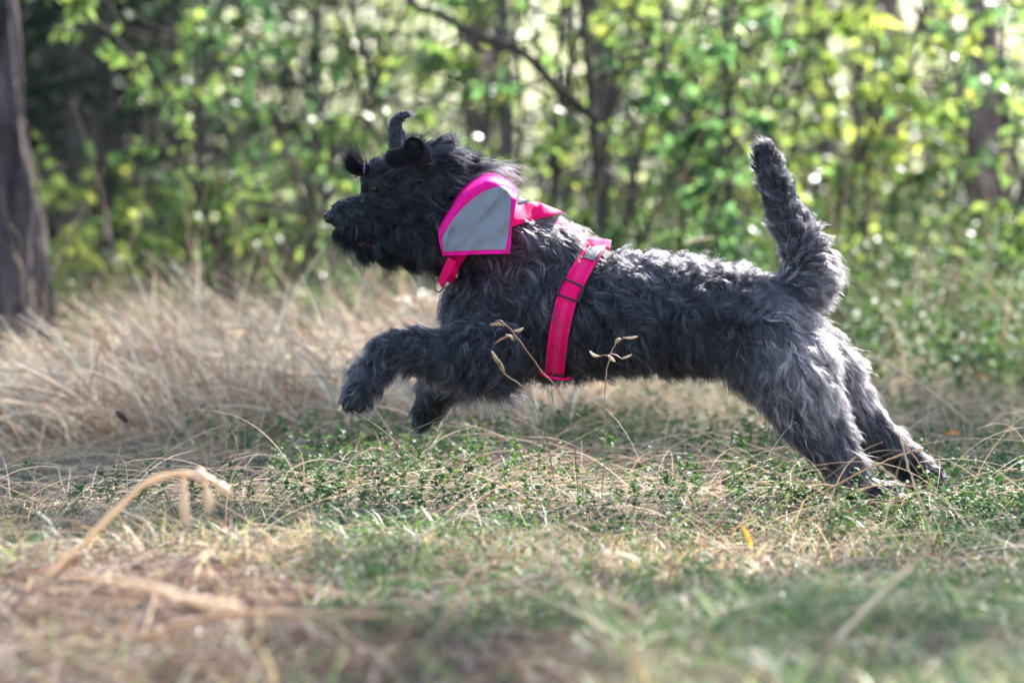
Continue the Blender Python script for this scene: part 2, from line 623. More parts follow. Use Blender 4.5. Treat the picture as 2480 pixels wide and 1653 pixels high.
tree(1165, 13.0, 1150, 0.075, 'slim sunlit pinkish pine trunk rising behind the dog\'s ears', 'pine_tree', 9.5, 'red_bark', crown=(0.5, -0.6, 8.2), crad=(1.6, 1.2, 1.2), n=2200)
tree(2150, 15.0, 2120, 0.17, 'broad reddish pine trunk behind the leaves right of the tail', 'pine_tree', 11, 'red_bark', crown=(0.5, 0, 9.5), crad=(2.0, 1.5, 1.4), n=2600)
tree(2405, 9.5, 2375, 0.085, 'slim dark trunk standing clear near the right edge', 'pine_tree', 9.5, 'red_bark', crown=(2.6, -0.3, 8.0), crad=(2.4, 1.0, 0.9), n=5200,  # unseen crown pushed sideways to shade the ground under the dog
     branches=[[(2380, 240, 9.5), (2340, 190, 9.4), (2270, 205, 9.3), (2200, 200, 9.2)]])
tree(1245, 10.5, 1215, 0.04, 'dark slender trunk behind the dog\'s mane', 'tree', 8.5, 'grey_bark', crown=(0.3, 0.6, 7.4), crad=(1.5, 0.8, 1.0), n=2000)
tree(2010, 11.5, 1985, 0.05, 'thin dark trunk just right of the tail, behind the leaves', 'tree', 8.5, 'grey_bark', crown=(1.3, -2.5, 8.0), crad=(1.7, 1.0, 0.9), n=2600)  # crown above the frame, shifted forward for its shade on the ground
tree(1660, 12.0, 1590, 0.045, 'thin leaning trunk behind the middle of the back', 'tree', 8.0, 'grey_bark', crown=(0.3, 0.4, 8.0), crad=(1.4, 0.9, 1.0), n=2000)
tree(205, 11.2, 185, 0.05, 'grey trunk lost in the dark spruces', 'tree', 9.5, 'twig_bark', crown=(0, 0, 8.5), crad=(1.6, 1.2, 1.2), n=1500)

tree(4600, 6.2, 4600, 0.1, 'tall leafy tree beyond the right edge whose crown dapples the foreground with shade', 'tree', 9.0, 'grey_bark', crown=(0.0, -0.9, 7.8), crad=(2.2, 1.2, 0.8), n=560, clumps=22)  # out-of-frame tree added for the shade of its crown

for o_ in [q for q in C.objects if q.get('label', '').startswith('slim dark trunk standing clear')]:
    crown_leaves(o_, (3.62, 7.07, 8.0), (0.5, 0.45, 0.35), 520, 0.11, 'far', clumps=20)  # extra unseen leaf clump, added to shade the dog's head and bandana

# the slanting bough with its tree
x0 = at_x(1470, 5.4)
bt = empty('tree', (x0, 5.4, float(ground_z(x0, 5.4))), 'small tree whose dark bough slants down from the top left above the mane', 'tree', 'trees of the wood')
pth = smooth_path([(x0, 5.4, bt.location.z)] + [P(*q) for q in [(1455, 560, 5.4), (1440, 330, 5.4), (1425, 180, 5.4), (1412, 0, 5.4), (1405, -300, 5.4)]], 26)
tube_obj('trunk', [pth], [np.linspace(0.02, 0.010, 26)], M['twig_bark'], bt, seg=10)
for pts, r in (([(1448, 300, 5.4), (1360, 225, 5.3), (1270, 130, 5.2), (1130, 75, 5.1), (1000, 0, 5.0), (930, -60, 4.9)], 0.019),
               ([(1270, 130, 5.2), (1200, 100, 5.3), (1070, 95, 5.4)], 0.012),
               ([(1430, 200, 5.4), (1520, 150, 5.5), (1640, 80, 5.6), (1700, -40, 5.6)], 0.012),
               ([(1360, 225, 5.3), (1310, 160, 5.1), (1290, 60, 5.0), (1280, -40, 4.9)], 0.01)):
    p_ = smooth_path([P(*q) for q in pts], 20)
    p_ = p_ + rng.normal(0, 0.006, p_.shape)
    tube_obj('branch', [p_], [np.linspace(r, r * 0.45, 20)], M['twig_bark'], bt, seg=8)
crown_leaves(bt, (x0 + 0.1, 5.4, 2.3), (1.1, 0.6, 0.8), 1500, 0.055, 'shrub', 'leaf')


def spruce(px, y, H, label, dense=1.0):
    x0 = at_x(px, y)
    z0 = float(ground_z(x0, y)) - 0.03
    root = empty('spruce_tree', (x0, y, z0), label, 'tree', 'dark spruces at the top left')
    trunk_mesh(root, (x0, y, z0), (x0, y, z0 + H), 0.05, 0.012, M['twig_bark'], n=30, seg=14)
    bp, br, npos, ndir = [], [], [], []
    for k in range(int(H * 11 * dense)):
        h = 0.15 + (H - 0.3) * (k / (H * 11 * dense)) ** 1.15
        L = (1.5 * (1 - h / H) + 0.15) * rng.uniform(0.7, 1.1)
        a = rng.uniform(0, 2 * np.pi)
        b = wander((x0, y, z0 + h), (math.cos(a), math.sin(a), -0.15), L, 8, 0.06, 0.02)
        bp.append(b)
        br.append(np.linspace(0.014, 0.003, 8))
        for q in range(1, 8):
            for sgn in (-1, 1):
                tl = L * 0.33 * (1.2 - q / 8)
                sd_ = np.array([-math.sin(a) * sgn + 0.5 * math.cos(a), math.cos(a) * sgn + 0.5 * math.sin(a), -0.45])
                tw = wander(b[q], sd_, tl, 5, 0.08, 0.05)
                for u in range(4):
                    m = 13
                    fr = rng.random((m, 1))
                    npos.append(tw[u] * (1 - fr) + tw[u + 1] * fr)
                    ndir.append(np.tile(unit(tw[u + 1] - tw[u]), (m, 1)) + rng.normal(0, 0.75, (m, 3)))
    tag(tube_obj('limbs', bp, br, M['twig_bark'], root, seg=4), kind='stuff')
    pos, d = np.concatenate(npos), unit(np.concatenate(ndir))
    n = len(pos)
    side = unit(np.cross(d, rng.normal(0, 1, (n, 3))))
    L = rng.uniform(0.03, 0.055, n)[:, None]
    W = 0.006
    v = np.stack([pos - side * W, pos + side * W, pos + d * L], 1).reshape(-1, 3)
    f = np.arange(n * 3).reshape(-1, 3)
    a = rng.random((n, 1))
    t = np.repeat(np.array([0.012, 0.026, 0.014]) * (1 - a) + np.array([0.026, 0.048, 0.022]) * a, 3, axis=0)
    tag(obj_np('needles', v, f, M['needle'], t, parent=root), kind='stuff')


spruce(255, 8.0, 5.5, 'dark drooping spruce filling the shadow right of the pine trunk', 1.4)
spruce(120, 12.5, 6.5, 'dark spruce half hidden behind the pine trunk at the left edge', 0.8)
spruce(430, 12.0, 6.0, 'dark spruce farther back beside the green shrubs', 0.8)
spruce(40, 17.0, 7.0, 'dark spruce deepest in the shadow at the left edge', 0.8)
spruce(330, 16.0, 7.0, 'dark spruce closing the gap between the other spruces', 0.9)

# far wood, one mass
nf = 30000
yy = rng.uniform(14, 42, nf)
xx = rng.uniform(-1.35, 1.35, nf) * (yy + 7.5) / 7.5
base = ground_z(xx, yy)
hmax = 1.2 + 0.16 * (yy - 12) + 1.1 * np.array([noise.noise(Vector((a * 0.5, b * 0.35, 3.0))) for a, b in zip(xx, yy)])
zz = base + rng.random(nf) ** 0.8 * np.maximum(hmax, 0.4)
keep = np.array([noise.noise(Vector((a * 0.9, b * 0.7, c * 1.1))) for a, b, c in zip(xx, yy, zz)]) > -0.08
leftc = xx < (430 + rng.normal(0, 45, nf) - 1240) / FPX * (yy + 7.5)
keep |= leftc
pos = np.stack([xx, yy, zz], -1)[keep]
n = len(pos)
rot = frames(rng.normal(0, 1, (n, 3)), unit(rng.normal(0, 0.7, (n, 3)) + np.array([0, 0, 1.0])))
lc = leftc[keep]
sz_ = rng.uniform(0.07, 0.16, n)
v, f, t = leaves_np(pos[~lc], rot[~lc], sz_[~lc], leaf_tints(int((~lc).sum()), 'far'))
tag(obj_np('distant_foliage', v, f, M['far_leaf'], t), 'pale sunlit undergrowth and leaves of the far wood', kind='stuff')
m_ = int(lc.sum())
dp = pos[lc].copy()
dp[:, 2] = ground_z(dp[:, 0], dp[:, 1]) + rng.random(m_) * (1.5 + 0.16 * (dp[:, 1] - 12) + 1.0)
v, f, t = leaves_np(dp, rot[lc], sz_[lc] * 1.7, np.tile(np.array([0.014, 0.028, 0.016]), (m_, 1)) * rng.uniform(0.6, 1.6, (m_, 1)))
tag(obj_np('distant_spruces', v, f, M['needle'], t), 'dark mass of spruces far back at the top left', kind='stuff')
pa, ra = [], []
for k in range(110):
    y = rng.uniform(13, 42)
    x = rng.uniform(-1.3, 1.3) * (y + 7.5) / 7.5
    if x < -0.45 * (y + 7.5) / 7.5:
        continue
    z = float(ground_z(x, y))
    pa.append(wander((x, y, z), (rng.normal(0, 0.05), 0, 1), rng.uniform(5, 9), 8, 0.02))
    ra.append(np.linspace(1, 0.4, 8) * rng.uniform(0.02, 0.1))
tag(tube_obj('distant_trunks', pa, ra, M['grey_bark'], seg=8), 'slim trunks of the far wood lost in the blur', kind='stuff')

# ------------------------------------------------------------------ ground cover
def wedge(n, y0, y1, wide=1.12, xlo=-1.0, xhi=1.0, power=1.0):
    y = y0 + (y1 - y0) * rng.random(n) ** power
    hw = (y - CAM_Y) / 7.5 * wide * 1.16
    x = (xlo + (xhi - xlo) * rng.random(n)) * hw
    return x, y


def nz(x, y, s, k):
    return np.array([noise.noise(Vector((a * s, b * s, k))) for a, b in zip(x, y)])


def tousle(x, y, mean, sd, amp, k):
    L_ = lean_vec(len(x), mean, sd)
    L_[:, 0] += amp * nz(x, y, 2.3, k)
    L_[:, 1] += amp * 0.8 * nz(x, y, 2.9, k + 3)
    return L_


def strands(name, x, y, L, lean, rad, tint, label, K=7, z=0.0, up=1.0, droop=0.4, wob=0.05):
    n = len(x)
    root = np.stack([x, y, ground_z(x, y) + z], -1)
    d = unit(lean + np.array([0, 0, 1]) * up)
    s = np.linspace(0, 1, K)[None, :, None]
    Ln = L[:, None, None]
    hl = unit(d * np.array([1, 1, 0]))
    sgn = rng.normal(0, wob, (n, 1, 3))
    pos = root[:, None] + d[:, None] * Ln * s + (hl[:, None] * 0.5 - np.array([0, 0, 1.0])) * Ln * droop * s ** 2.2 + sgn * Ln * np.sin(s * 3.1)
    gz = ground_z(pos[..., 0], pos[..., 1]) + 0.004
    pos[..., 2] = np.maximum(pos[..., 2], gz)
    r = rad[:, None] * (1 - 0.75 * s[..., 0] ** 1.5)
    return tag(curves_obj(name, pos, r, M['straw'], tint), label, kind='stuff')


def straw_tint(n, warm=1.0):
    a = rng.random((n, 1))
    c = np.array([0.42, 0.32, 0.22]) * (1 - a) + np.array([0.72, 0.62, 0.46]) * a
    b = rng.random((n, 1)) < 0.25
    c = np.where(b, np.array([0.26, 0.16, 0.11]), c)
    return c * rng.uniform(0.5, 1.15, (n, 1))


def lean_vec(n, mean, sd):
    return np.array(mean)[None] + rng.normal(0, 1, (n, 3)) * np.array([sd, sd, 0.1])


# 1 tall dry grass at the left, swept over
n = 9860
x, y = wedge(n, 1.7, 7.0, 1.1, -1.0, 0.10, 0.8)
k = nz(x, y, 1.6, 1.0) + 0.25 * rng.normal(size=n) > -0.12
x, y = x[k], y[k]
n = len(x)
strands('dry_grass', x, y, rng.uniform(0.2, 0.46, n) * np.clip(1 + (x + 0.95) * 0.9, 0.45, 1), tousle(x, y, (-0.5, 0, 0), 0.42, 1.6, 3.0), rng.uniform(0.0007, 0.0024, n), straw_tint(n),
        'sunlit tawny dry grass swept over in the middle left', K=9, droop=rng.uniform(0.15, 0.6, (n, 1, 1)))
n = 2784
x, y = wedge(n, 1.9, 5.6, 1.1, -0.95, 0.12)
strands('dry_blades', x, y, rng.uniform(0.28, 0.55, n) * np.clip(1 + (x + 0.95) * 0.9, 0.45, 1), tousle(x, y, (-0.65, 0, 0), 0.42, 1.5, 3.0), rng.uniform(0.002, 0.0042, n), np.minimum(straw_tint(n) * 1.35, 0.85),
        'single pale bleached blades standing out of the swept dry grass', K=9, droop=rng.uniform(0.1, 0.5, (n, 1, 1)), wob=0.015)
n = 3016
x, y = wedge(n, -0.9, 2.2, 1.1)
strands('fine_stalks', x, y, rng.uniform(0.16, 0.42, n), lean_vec(n, (0.5, 0, 0), 1.5), rng.uniform(0.0004, 0.0009, n), straw_tint(n) * np.array([0.95, 0.9, 0.88]),
        'very thin pale stalks criss-crossing in front of and under the dog', K=6, up=0.5, droop=0.35, z=0.01)
n = 6032
x, y = wedge(n, 3.6, 8.6, 1.1)
k = nz(x, y, 1.1, 31.0) + 0.25 * rng.normal(size=n) > -0.1
x, y = x[k], y[k]
n = len(x)
tn_ = straw_tint(n) * np.where(rng.random((n, 1)) < 0.45, np.array([0.45, 0.6, 0.35]), 0.85)
strands('tall_grass', x, y, rng.uniform(0.25, 0.75, n) * (0.7 + 0.5 * nz(x, y, 0.9, 8.0)), lean_vec(n, (-0.12, 0, 0), 0.3), rng.uniform(0.0007, 0.0018, n), tn_,
        'tall thin grass and dry stalks rising into the shrubs', K=7, droop=0.3)
n = 382
x, y = wedge(n, 3.8, 8.0, 1.1)
strands('brown_stalks', x, y, rng.uniform(0.4, 0.95, n), lean_vec(n, (0, 0, 0), 0.16), rng.uniform(0.0012, 0.0024, n), straw_tint(n) * np.array([0.55, 0.5, 0.5]),
        'bare brown stalks standing among the shrubs', K=6, droop=0.08)
# 2 lying dead stalks all over
n = 6727
x, y = wedge(n, -2.6, 6.5, 1.15)
RUT = [(-400, 1440), (500, 1400), (1200, 1440), (1500, 1560), (1300, 1800), (-400, 1900)]
k = ~(in_poly(PIX(np.stack([x, y, np.zeros(n)], -1)), RUT) & (rng.random(n) < 0.7)) & ~((y > -0.7) & (y < 2.6) & (rng.random(n) < 0.45))
x, y = x[k], y[k]
n = len(x)
strands('lying_straw', x, y, rng.uniform(0.12, 0.36, n), lean_vec(n, (0.3, 0, 0), 1.3), rng.uniform(0.0005, 0.0013, n), straw_tint(n),
        'thin dead grass stalks lying tangled over the ground', K=5, up=0.35, droop=0.3, z=0.01)
# 3 right side dry grass behind the dog
n = 5800
x, y = wedge(n, 2.2, 6.0, 1.12, 0.0, 1.0)
strands('sparse_dry_grass', x, y, rng.uniform(0.12, 0.3, n), lean_vec(n, (-0.2, 0, 0), 0.6), rng.uniform(0.0006, 0.0013, n), straw_tint(n),
        'sparse dry grass among the low plants right of the dog', K=6)


def blades(name, x, y, L, W, lean, tint, label, K=5, droop=0.35, material='grass', up=1.0):
    n = len(x)
    root = np.stack([x, y, ground_z(x, y) - 0.005], -1)
    d = unit(lean + np.array([0, 0, 1.0]) * up)
    hl = unit(d * np.array([1, 1, 0]))
    s = np.linspace(0, 1, K)[None, :, None]
    Ln = L[:, None, None]
    pos = root[:, None] + d[:, None] * Ln * s + (hl[:, None] * 0.6 - np.array([0, 0, 1.0])) * Ln * droop * s ** 2.2
    a = rng.uniform(0, np.pi, n)
    side = np.stack([np.cos(a), np.sin(a), np.zeros(n)], -1)
    wd = W[:, None, None] * (1 - s ** 2) * 0.5 + 0.0001
    v = np.stack([pos - side[:, None] * wd, pos + side[:, None] * wd], 2)
    v = v.reshape(-1, 3)
    b = (np.arange(n) * K * 2)[:, None] + (np.arange(K - 1) * 2)[None]
    f = np.stack([b, b + 1, b + 3, b + 2], -1).reshape(-1, 4)
    t = np.repeat(tint, K * 2, axis=0)
    return tag(obj_np(name, v, f, M[material], t), label, kind='stuff')


def green_tint(n):
    a = rng.random((n, 1))
    c = np.array([0.055, 0.09, 0.04]) * (1 - a) + np.array([0.18, 0.23, 0.12]) * a
    return c * rng.uniform(0.7, 1.2, (n, 1))


# 4 foreground grass: green in the middle, browner at the left
n = 39440
x, y = wedge(n, -4.0, -0.35, 1.25)
px = PIX(np.stack([x, y, np.zeros(n)], -1))
dens = nz(x, y, 2.2, 5.0) + 0.25 * rng.normal(size=n)
rut = in_poly(px, [(-400, 1440), (500, 1400), (1200, 1440), (1500, 1560), (1300, 1800), (-400, 1900)])
k = (dens > -0.25) & ~(rut & (rng.random(n) < 0.8))
x, y = x[k], y[k]
n = len(x)
g = green_tint(n) * 1.25  # greens lightened, sunlight on the foreground put into the tint
br = (nz(x, y, 1.3, 9.0) + 0.2 * rng.normal(size=n) - 0.3 * (x < -0.3)) < -0.22
g = np.where(br[:, None], straw_tint(n) * np.array([0.75, 0.68, 0.66]), g)
blades('foreground_grass', x, y, rng.uniform(0.04, 0.15, n), rng.uniform(0.0018, 0.005, n), lean_vec(n, (0.1, 0, 0), 0.6), g,
       'out of focus green and straw coloured grass in front of the dog', K=4)
n = 754
x, y = wedge(n, -5.0, -3.9, 1.3)
g = np.where(rng.random((n, 1)) < 0.5, green_tint(n) * 1.2, straw_tint(n) * np.array([1.1, 1.0, 1.0]))
blades('near_blades', x, y, rng.uniform(0.14, 0.3, n), rng.uniform(0.0025, 0.006, n), lean_vec(n, (0.1, 0, 0), 0.45), g,
       'strongly blurred grass blades closest to the camera', K=6, droop=0.3)
n = 3000
x, y = wedge(n, -3.6, -1.3, 1.1, -1.0, 0.25)
strands('brown_litter', x, y, rng.uniform(0.05, 0.2, n), lean_vec(n, (0.2, 0, 0), 1.3), rng.uniform(0.0009, 0.0026, n), np.array([0.125, 0.08, 0.06]) * rng.uniform(0.4, 1.9, (n, 1)),
        'red-brown litter and dead stems blurred in the lower left foreground', K=5, up=0.4, droop=0.3, z=0.01)
# 5 short moss-green grass under and behind
n = 30159
x, y = wedge(n, -0.6, 5.5, 1.12)
k = nz(x, y, 1.9, 12.0) + 0.3 * rng.normal(size=n) > -0.2
x, y = x[k], y[k]
n = len(x)
blades('short_grass', x, y, rng.uniform(0.03, 0.11, n), rng.uniform(0.0012, 0.0026, n), lean_vec(n, (0, 0, 0), 0.6), green_tint(n) * 0.8,
       'short green grass and moss under the dog', K=4)


# 6 low glossy-leaved cover (lingonberry like sprigs)
def sprigs(name, x, y, h, nl, size, label, tint_mul=1.0):
    n = len(x)
    root = np.stack([x, y, ground_z(x, y)], -1)
    d = unit(lean_vec(n, (0, 0, 0), 0.3) + np.array([0, 0, 1]))
    s = rng.uniform(0.25, 1.0, (n, nl))
    pos = root[:, None] + d[:, None] * (h[:, None] * s)[..., None]
    a = rng.uniform(0, 2 * np.pi, (n, nl))
    ld = np.stack([np.cos(a), np.sin(a), rng.uniform(0.1, 0.9, (n, nl))], -1).reshape(-1, 3)
    pos = pos.reshape(-1, 3)
    m = len(pos)
    rot = frames(ld, unit(rng.normal(0, 0.4, (m, 3)) + np.array([0, 0, 1.0])))
    aa = rng.random((m, 1))
    t = (np.array([0.035, 0.085, 0.035]) * (1 - aa) + np.array([0.09, 0.15, 0.06]) * aa) * tint_mul
    v, f, t = leaves_np(pos, rot, size * rng.uniform(0.7, 1.25, m), t)
    return tag(obj_np(name, v, f, M['cover'], t), label, kind='stuff')


n = 6496
x, y = wedge(n, -0.7, 3.6, 1.1, -1.0, 1.0)
k = nz(x, y, 1.7, 21.0) + 0.22 * rng.normal(size=n) + np.clip(x * 0.45, -0.6, 0.12) > 0.0
sprigs('low_berry_plants', x[k], y[k], rng.uniform(0.05, 0.13, k.sum()), 14, 0.013, 'low dark green berry sprigs with small glossy leaves around the hind feet')
n = 7539
x, y = wedge(n, 3.0, 8.2, 1.12, -1.0, 1.0)
k = rng.random(n) < np.clip(0.3 + x * 0.6 + (y - 5) * 0.2, 0.03, 1)
x, y = x[k], y[k]
n = len(x)
sprigs('low_plants_behind', x, y, rng.uniform(0.08, 0.5, n) * np.clip(0.6 + (y - 3) * 0.25, 0.5, 1.2), 15, 0.029, 'knee-high leafy ground cover behind the dog at the right', 1.2)
n = 1392
x, y = wedge(n, -2.4, -0.6, 1.1, -0.3, 1.0)
sprigs('low_plants_in_front', x, y, rng.uniform(0.03, 0.07, n), 12, 0.011, 'tiny leafy plants blurred in front of the dog', 1.3)
n = 260
x = rng.uniform(0.55, 1.15, n)
y = rng.uniform(-0.4, 0.1, n)
sprigs('plants_round_the_feet', x, y, rng.uniform(0.03, 0.07, n), 13, 0.012, 'glossy low sprigs hiding the dog\'s hind feet')

# ------------------------------------------------------------------ the dog
M['skin'] = principled_mat('dark_skin', (0.012, 0.012, 0.014), 0.8, 30, 0.3)
M['nose'] = principled_mat('wet_nose', (0.008, 0.008, 0.010), 0.42, 200, 0.3, bump=0.3)
M['eye'] = principled_mat('amber_eye', (0.03, 0.011, 0.004), 0.06, 400, 0.4)
M['pupil'] = principled_mat('pupil', (0.004, 0.004, 0.004), 0.05)
M['tongue'] = principled_mat('tongue', (0.5, 0.16, 0.17), 0.35, 120, 0.2)

CH = []   # (px, py, Y, r_px, y scale)


def chain(*pts, ys=1.0):
    pts = [p if len(p) == 5 else (*p, ys) for p in pts]
    for a, b in zip(pts[:-1], pts[1:]):
        L = math.hypot(b[0] - a[0], b[1] - a[1]) + abs(b[2] - a[2]) * 1240
        n = max(2, int(L / (0.22 * min(a[3], b[3]))))
        for i in range(n + 1):
            t = i / n
            CH.append(tuple(a[k] * (1 - t) + b[k] * t for k in range(5)))


# trunk of the body, neck, head
chain((1150, 745, 0, 74), (1210, 735, 0, 122), (1300, 722, 0, 143), (1400, 738, 0, 142), (1520, 752, 0, 136), (1640, 757, 0, 134), (1745, 766, 0, 124), (1840, 780, 0, 112), (1895, 815, 0, 95), ys=0.88)
chain((1190, 830, 0, 85), (1290, 805, 0, 92), ys=1.0)
chain((1260, 850, 0, 52), (1350, 852, 0, 48), (1450, 848, 0, 48), ys=1.1)
chain((1335, 640, 0, 92), (1250, 610, 0, 108), (1170, 560, 0, 112), (1100, 505, 0, 106), (1040, 460, 0, 92), ys=0.85)
chain((1050, 440, 0, 88), (985, 455, 0, 84), (930, 462, 0, 58), ys=0.85)
chain((940, 505, 0, 60), (890, 520, 0, 46), (840, 527, 0, 36), (815, 526, 0, 24), ys=0.85)
chain((900, 545, 0, 40), (855, 553, 0, 30), ys=0.85)
chain((865, 503, 0, 28), (822, 510, 0, 23), ys=0.85)
chain((925, 425, 0, 42), (898, 432, 0, 27), ys=1.1)
chain((1060, 540, 0, 95), (990, 560, 0, 68), (930, 580, 0, 40), (885, 600, 0, 22), ys=0.85)
# standing far ear, folded near ear
chain((980, 372, .045, 28, .6), (964, 345, .052, 25, .5), (958, 315, .055, 21, .5), (959, 295, .055, 17, .5), (970, 282, .053, 13, .6), (988, 277, .05, 9, .7))
chain((1020, 395, -.075, 24, .7), (1008, 368, -.095, 30, .5), (1000, 356, -.105, 27, .5))
chain((985, 378, -.09, 22, .6), (955, 382, -.11, 25, .6))
# near foreleg
chain((1190, 830, -.075, 74), (1110, 850, -.09, 62), (1040, 852, -.095, 52), (975, 846, -.1, 42), (935, 858, -.1, 38), (900, 908, -.1, 34), (868, 948, -.1, 30), (846, 975, -.1, 22))
chain((868, 948, -.11, 28), (880, 975, -.11, 18))
# far foreleg
chain((1160, 840, .075, 66), (1090, 900, .085, 48), (1050, 950, .09, 34), (1035, 990, .09, 32), (1015, 1025, .09, 20))
# tail
chain((1880, 745, 0, 60), (1932, 705, 0, 60), (1960, 650, 0, 58), (1934, 580, 0, 48), (1898, 510, 0, 39), (1876, 445, 0, 35), (1860, 396, 0, 31), (1852, 372, 0, 28))
# near hind leg
chain((1860, 820, -.06, 105), (1914, 890, -.08, 108), (1942, 955, -.085, 92), (1975, 1022, -.09, 74), (2018, 1085, -.095, 54), (2055, 1138, -.1, 40), (2075, 1172, -.1, 36), (2110, 1180, -.1, 24), (2165, 1182, -.1, 14))
chain((2050, 1155, -.1, 40), (2080, 1200, -.1, 24))
chain((1800, 855, -.05, 58), (1868, 925, -.07, 58))
# far hind leg
chain((1930, 850, .06, 90), (2010, 900, .085, 72), (2060, 980, .09, 52), (2120, 1050, .095, 46), (2190, 1110, .1, 38), (2250, 1160, .1, 32), (2290, 1205, .1, 24))

ico = bmesh.new()
bmesh.ops.create_icosphere(ico, subdivisions=2, radius=1.0)
iv = np.array([v.co[:] for v in ico.verts])
iface = np.array([[v.index for v in f.verts] for f in ico.faces])
ico.free()
VV, FF = [], []
for i, (a, b, Y, r, ys) in enumerate(CH):
    c = np.array(P(a, b, Y))
    m = r / 1240 * (Y - CAM_Y) / 7.5
    VV.append(iv * np.array([m, m * ys, m]) + c)
    FF.append(iface + i * len(iv))
tmp_me = np_mesh('tmp', np.concatenate(VV), np.concatenate(FF), M['skin'])
tmp = bpy.data.objects.new('tmp', tmp_me)
C.objects.link(tmp)
mo = tmp.modifiers.new('r', 'REMESH')
mo.mode = 'VOXEL'
mo.voxel_size = 0.0052
ms_ = tmp.modifiers.new('s', 'SMOOTH')
ms_.factor = 0.5
ms_.iterations = 5
dg = bpy.context.evaluated_depsgraph_get()
dg.update()
body_me = bpy.data.meshes.new_from_object(tmp.evaluated_get(dg))
bpy.data.objects.remove(tmp)
body_me.name = 'dog'
body_me.materials.clear()
body_me.materials.append(M['skin'])
for p_ in body_me.polygons:
    p_.use_smooth = True
DOG = Vector((0.35, 0, 0))
bvco = np.empty(len(body_me.vertices) * 3, dtype=np.float32)
body_me.vertices.foreach_get('co', bvco)
bvco = bvco.reshape(-1, 3)
body_me.calc_loop_triangles()
tri = np.empty(len(body_me.loop_triangles) * 3, dtype=np.int32)
body_me.loop_triangles.foreach_get('vertices', tri)
tri = tri.reshape(-1, 3)
bvh = BVHTree.FromPolygons([tuple(c) for c in bvco.astype(float)], [tuple(int(q) for q in t_) for t_ in tri])
body_me.vertices.foreach_set('co', (bvco - np.array(DOG)).astype(np.float32).ravel())
dog = bpy.data.objects.new('dog', body_me)
dog.location = DOG
C.objects.link(dog)
tag(dog, 'shaggy dark grey dog leaping to the left over the grass, one ear standing up', 'dog')

BANDANA = [(1087, 508), (1120, 460), (1165, 430), (1195, 427), (1234, 448), (1252, 469), (1240, 550), (1235, 614), (1072, 619), (1063, 550)]
GIRTH = [(1470, 590), (1430, 632), (1395, 682), (1370, 725), (1352, 795), (1345, 850), (1340, 905)]


def near_y(px, py):
    """depth of the dog's camera-side surface at a pixel"""
    o = Vector((0, CAM_Y, CAM_Z))
    d = (P(px, py, 0) - o).normalized()
    h = bvh.ray_cast(o, d)
    return h[0].y if h[0] else None


